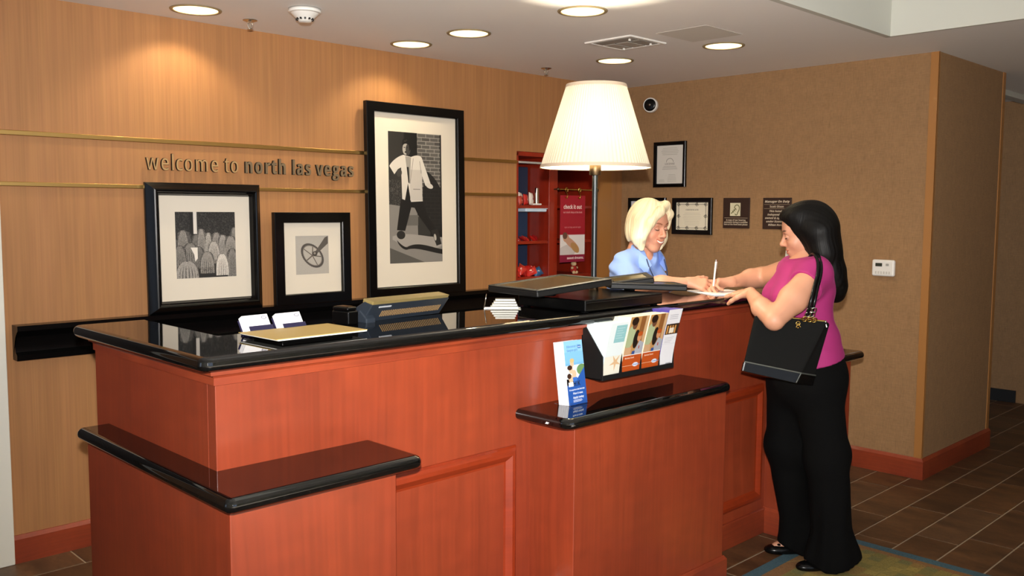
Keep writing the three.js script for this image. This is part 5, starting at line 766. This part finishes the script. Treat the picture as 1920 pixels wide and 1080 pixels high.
  part(bag, 'zip', ln([0.45, 1.005, 0.25], [0.97, 1.005, 0.25], 0.005), M.gold); part(bag, 'zip_pull', merge([new THREE.SphereGeometry(0.006, 12, 10).translate(...tri(0.97, 1.0, 0.2)), rod(tri(0.97, 1.0, 0.2), vadd(tri(0.97, 1.0, 0.2), [0.004, -0.022, 0.004]), 0.003)]), M.chrome);
  const cp = tri(0.62, 0.93, -0.1); part(bag, 'charm', merge([new THREE.TorusGeometry(0.008, 0.002, 8, 20).translate(cp[0], cp[1], cp[2]), rod(cp, vadd(cp, [-0.008, -0.016, 0.002]), 0.002), rod(cp, vadd(cp, [0.01, -0.015, 0.002]), 0.002), new THREE.SphereGeometry(0.004, 8, 6).translate(cp[0], cp[1] - 0.018, cp[2])]), M.gold);
  const ribbon = (pts, w, t) => { const cv = new THREE.CatmullRomCurve3(pts.map((a) => V(...a))), s = new THREE.Shape([[-w, -t], [w, -t], [w, t], [-w, t]].map((a) => new THREE.Vector2(...a))); return new THREE.ExtrudeGeometry(s, { steps: 40, extrudePath: cv, bevelEnabled: false }); };
  const st = [[-0.145, 1.128, 0.262], [-0.136, 1.185, 0.274], [-0.122, 1.235, 0.262], [-0.098, 1.295, 0.232], [-0.082, 1.34, 0.182], [-0.08, 1.372, 0.125], [-0.085, 1.35, 0.07]];
  part(bag, 'strap', tube(st, 0.0075, 40, 8), patent); part(bag, 'strap', tube(st.map(([x, y, z], i) => [x + 0.018 - i * 0.001, y - 0.002, z - 0.006]), 0.0075, 40, 8), patent);
  const ring = (x, y, z, m) => new THREE.TorusGeometry(0.011, 0.0025, 8, 20).rotateX(0.5).translate(x, y, z); part(bag, 'strap_ring', merge([ring(-0.152, 1.112, 0.256), ring(-0.132, 1.11, 0.258), ring(-0.114, 1.108, 0.256)]), M.gold); part(bag, 'strap_link', merge([ring(-0.142, 1.132, 0.264), ring(-0.124, 1.132, 0.262), ring(-0.138, 1.15, 0.268), ring(-0.12, 1.15, 0.266)]), M.chrome);
  // ---- pen in her far hand
  const pen = thing('pen', 'slim silver pen held upright in the guest\'s writing hand', 'pen', [-1.61, 0, 2.40], { local: true, turn: -44.4723 * D2R });
  part(pen, 'barrel', rod([-0.418, 1.192, -0.235], [-0.411, 1.318, -0.222], 0.0042, 0.0045), M.plastic); part(pen, 'tip', rod([-0.4186, 1.178, -0.236], [-0.418, 1.192, -0.235], 0.001, 0.004), M.chrome); part(pen, 'clip', rod([-0.4065, 1.285, -0.222], [-0.4055, 1.318, -0.22], 0.0016), M.chrome); part(pen, 'cap', rod([-0.411, 1.318, -0.222], [-0.4106, 1.327, -0.221], 0.0047, 0.004), M.chrome);
}
// ---------------------------------------------------------------- the blonde receptionist leaning over the counter
{
  const p = person('blonde woman in a blue polo shirt smiling behind the counter', [-1.68, 0, 1.50]), skin = skinMat(0xcb9175), lid = phy({ color: 0xc48b70, roughness: 0.5 }); p.userData2 = { skin: lid };
  const hm = basis([0.63, -0.22, 0.74], [0.1, 1, 0.12], [0.012, 1.478, 0.018]);
  const torso = [ell([-0.04, 1.17, -0.03], [0.125, 0.15, 0.14], [0.75, 0, 0.66, 0, 1, 0, -0.66, 0, 0.75]), cap([-0.1, 1.275, 0.07], [0.045, 1.3, -0.08], 0.05), cap([-0.03, 1.31, 0.0], [-0.09, 1.285, 0.06], 0.05), ell([0.0, 1.16, 0.08], [0.065, 0.07, 0.065]), ell([0.065, 1.16, -0.01], [0.06, 0.07, 0.06]), ell([-0.07, 0.98, -0.08], [0.12, 0.17, 0.13]), ell([-0.1, 0.82, -0.12], [0.15, 0.14, 0.15]), cap([-0.01, 1.31, -0.01], [-0.005, 1.38, 0.0], 0.05, 0.046)];
  const armR = [cap([-0.12, 1.25, 0.09], [-0.085, 1.18, 0.25], 0.052, 0.042), cap([-0.085, 1.18, 0.25], [0.03, 1.208, 0.32], 0.04, 0.038), cap([0.03, 1.208, 0.32], [0.158, 1.216, 0.305], 0.037, 0.024)];
  const armL = [cap([0.05, 1.275, -0.1], [0.08, 1.06, -0.1], 0.048, 0.04), cap([0.08, 1.06, -0.1], [0.14, 0.98, 0.05], 0.039, 0.026)];
  const legs = [cap([-0.05, 0.8, -0.06], [-0.04, 0.45, -0.06], 0.09, 0.06), cap([-0.04, 0.45, -0.06], [-0.05, 0.06, -0.09], 0.055, 0.035), cap([-0.16, 0.8, -0.16], [-0.15, 0.45, -0.16], 0.09, 0.06), cap([-0.15, 0.45, -0.16], [-0.16, 0.06, -0.19], 0.055, 0.035)];
  const bodyF = (x, y, z) => uni([...torso, ...armR, ...armL, ...legs], 0.032, x, y, z);
  const hR = hand([0.156, 1.217, 0.305], [0.93, -0.12, 0.16], [0.1, 0.62, 0.78], -1, [[0.35, 0.35, 0.2], [0.4, 0.4, 0.22], [0.45, 0.42, 0.25], [0.5, 0.45, 0.25]], 0.22, 0.92, 0.15, [0.128, 0.008, -0.015]), hL = hand([0.14, 0.98, 0.05], [0.3, -0.4, 0.8], [0, 1, 0.2], 1, [[0.3, 0.3, 0.2], [0.3, 0.3, 0.2], [0.35, 0.3, 0.2], [0.4, 0.3, 0.2]]);
  const one = (g) => { if (!g.attributes.color) g.setAttribute('color', new THREE.BufferAttribute(new Float32Array(g.attributes.position.count * 3).fill(1), 3)); return g; };
  const head = netMesh(headSDF(1), [-0.1, -0.2, -0.13], [0.1, 0.13, 0.13], 0.003, headColor(0, [0.92, 0.62, 0.6], [0.36, 0.23, 0.14], 1)).applyMatrix4(hm);
  part(p, 'body', merge([one(netMesh(bodyF, [-0.28, 0.0, -0.32], [0.3, 1.41, 0.4], 0.011)), head, ...[hR, hL].map((h) => one(netMesh(h.sdf, h.lo, h.hi, 0.003)))]), skin);
  faceParts(p, hm, [0.1, 0.12, 0.14], std({ color: 0x2a1c14, roughness: 0.7 }), 1, 0.8);
  // blue polo shirt, collar, placket, lanyard cords
  const blue = phy({ color: 0x7f9ddb, roughness: 0.85, sheen: 0.3, sheenColor: new THREE.Color(0.6, 0.7, 1) });
  const poloF = (x, y, z) => {
    let d = uni(torso, 0.04, x, y, z) - 0.013; d = smin(d, Math.max(dist(cap([-0.12, 1.26, 0.085], [-0.085, 1.185, 0.25], 0.068, 0.062), x, y, z), x - 0.005), 0.03); d = smin(d, Math.max(dist(cap([0.05, 1.28, -0.1], [0.075, 1.12, -0.1], 0.06, 0.058), x, y, z), 1.13 - y), 0.03);
    const fa = x * 0.55 + y * 0.8 + z * 0.25; d -= 0.0042 * Math.sin(fa * 95 + 2.2 * Math.sin(x * 30 - y * 18)) * sstep(0.02, -0.08, x) + 0.003 * Math.sin(y * 60 - x * 44 + 1.5 * Math.sin(z * 22)) * 0.6;
    d = smax(d, y - 1.36, 0.01); d = smax(d, -dist(cap([0.002, 1.40, 0.015], [0.075, 1.235, 0.12], 0.05, 0.012), x, y, z), 0.006); return smax(d, 0.9 - y, 0.01);
  };
  const po = part(p, 'polo_shirt', netMesh(poloF, [-0.26, 0.88, -0.3], [0.25, 1.4, 0.3], 0.0065), blue);
  const leaf = (pts) => { const g = new THREE.BufferGeometry(), n = pts.length, P = []; const c = pts.reduce((a, b) => vadd(a, b, 1 / n), [0, 0, 0]); for (let i = 0; i < n; i++) P.push(...c, ...pts[i], ...pts[(i + 1) % n]); g.setAttribute('position', new THREE.BufferAttribute(new Float32Array(P), 3)); g.computeVertexNormals(); return g; };
  const collar = (sgn) => { // one wing: a folded strip from the nape round to the point, with thickness
    const path = sgn > 0 ? [[-0.05, 1.39, -0.03], [-0.062, 1.375, 0.03], [-0.045, 1.352, 0.075], [-0.005, 1.318, 0.115], [0.012, 1.285, 0.142]] : [[-0.03, 1.39, -0.045], [0.03, 1.378, -0.052], [0.062, 1.352, -0.03], [0.088, 1.318, 0.02], [0.09, 1.285, 0.07]];
    const drop = [0.02, 0.045, 0.058, 0.066, 0.03], out = sgn > 0 ? [-0.022, 0.012] : [0.006, -0.004], top = new THREE.CatmullRomCurve3(path.map((a) => V(...a))), P = [], I = [], N = 24, K = 6;
    for (let i = 0; i <= N; i++) { const t = i / N, a = top.getPoint(t), k = t * 4, dr = lerp(drop[Math.floor(Math.min(k, 3.999))], drop[Math.floor(Math.min(k, 3.999)) + 1], k - Math.floor(Math.min(k, 3.999))); for (let j = 0; j <= K; j++) { const s = j / K, w = Math.sin(s * Math.PI * 0.55); P.push(a.x + out[0] * w * 0.9, a.y - dr * s + 0.004 * Math.sin(s * 3.14), a.z + (out[1] + 0.012) * w); } }
    for (let i = 0; i < N; i++) for (let j = 0; j < K; j++) { const a = i * (K + 1) + j; I.push(a, a + 1, a + K + 1, a + 1, a + K + 2, a + K + 1); }
    const g = new THREE.BufferGeometry(); g.setAttribute('position', new THREE.BufferAttribute(new Float32Array(P), 3)); g.setIndex(I); g.computeVertexNormals(); const b = g.clone(), Q = b.attributes.position, Nn = g.attributes.normal; for (let i = 0; i < Q.count; i++) Q.setXYZ(i, Q.getX(i) - Nn.getX(i) * 0.003, Q.getY(i) - Nn.getY(i) * 0.003, Q.getZ(i) - Nn.getZ(i) * 0.003); return merge([g, b]);
  };
  part(po, 'collar', collar(1), blue); part(po, 'collar', collar(-1), blue);
  part(p, 'lanyard', merge([tube([[-0.012, 1.315, 0.128], [0.0, 1.27, 0.158], [0.03, 1.2, 0.182], [0.05, 1.12, 0.17]], 0.003, 20, 6), tube([[0.085, 1.31, 0.06], [0.095, 1.25, 0.09], [0.09, 1.18, 0.125], [0.06, 1.12, 0.165]], 0.003, 20, 6)]), std({ color: 0x1d2a4a, roughness: 0.7 }));
  const trF = (x, y, z) => { let d = uni([ell([-0.1, 0.82, -0.12], [0.168, 0.16, 0.165]), cap([-0.05, 0.8, -0.06], [-0.04, 0.45, -0.06], 0.1, 0.08), cap([-0.04, 0.45, -0.06], [-0.05, 0.06, -0.09], 0.08, 0.08), cap([-0.16, 0.8, -0.16], [-0.15, 0.45, -0.16], 0.1, 0.08), cap([-0.15, 0.45, -0.16], [-0.16, 0.06, -0.19], 0.08, 0.08)], 0.03, x, y, z); return Math.max(d, 0.03 - y, y - 0.95); };
  part(p, 'trousers', netMesh(trF, [-0.32, 0, -0.34], [0.12, 0.98, 0.1], 0.014), std({ color: 0x1a1d26, roughness: 0.8 }));
  // shoulder-length blonde bob, swept from a parting on her left
  const inv = hm.clone().invert(), q = V(), S = 0.06;
  const bob = [ell([0, 0.034, -0.016], [0.089, 0.098, 0.101]), ell([0, -0.03, -0.044], [0.09, 0.1, 0.07]), cap([-0.078, 0.03, 0.01], [-0.08, -0.06, 0.02], 0.028, 0.028), cap([-0.08, -0.06, 0.02], [-0.066, -0.115, 0.045], 0.028, 0.012), cap([0.086, 0.03, 0.01], [0.088, -0.06, 0.018], 0.026, 0.026), cap([0.088, -0.06, 0.018], [0.07, -0.112, 0.042], 0.026, 0.012)];
  const bang = [cap([0.03, 0.112, 0.055], [-0.035, 0.085, 0.083], 0.022, 0.02), cap([-0.035, 0.085, 0.083], [-0.072, 0.03, 0.072], 0.02, 0.018), cap([-0.072, 0.03, 0.072], [-0.084, -0.05, 0.052], 0.019, 0.017), cap([0.03, 0.112, 0.055], [0.062, 0.07, 0.066], 0.018, 0.016), cap([0.062, 0.07, 0.066], [0.079, 0.0, 0.052], 0.016, 0.014)];
  const hairF = (x, y, z) => {
    q.set(x, y, z).applyMatrix4(inv); const hx = q.x, hy = q.y, hz = q.z; let d = uni(bob, 0.04, hx, hy, hz); d = smax(d, -dist(ell([0.004, -0.035, 0.105], [0.066, 0.112, 0.09]), hx, hy, hz), 0.012); d = smax(d, -dist(cap([0, -0.1, -0.02], [0, -0.24, -0.03], 0.062), hx, hy, hz), 0.02);
    d = smin(d, uni(bang, 0.022, hx, hy, hz), 0.018); d += 0.0009 * strand(Math.atan2(hx - 0.02, hz + 0.01) * 1.1, hy, 22); d += 0.003 * Math.exp(-(((hx - 0.032 - hy * 0.02) / 0.004) ** 2)) * (hy > 0.08 ? 1 : 0); d = smax(d, -0.118 + 0.012 * Math.sin(hx * 90) - hy, 0.012); return d;
  };
  part(p, 'hair', netMesh(hairF, [-0.14, 1.32, -0.16], [0.17, 1.64, 0.18], 0.0034, null, (x, y, z) => { q.set(x, y, z).applyMatrix4(inv); const r = Math.hypot(q.x, q.z), t = sstep(0.02, 0.12, q.y) ; return [Math.atan2(q.x - 0.03, q.z + 0.02) * 0.16 + q.x * t * 0.3, q.y + r * 0.6]; }), phy({ color: 0xfff0c8, roughness: 0.5, map: strandTex, bumpMap: strandTex, bumpScale: 0.001 }));
  part(p, 'earring', new THREE.TorusGeometry(0.017, 0.0016, 8, 28).rotateY(1.2).translate(0.079, -0.052, 0.012).applyMatrix4(hm), M.chrome);
}
renderer.render(scene, camera);
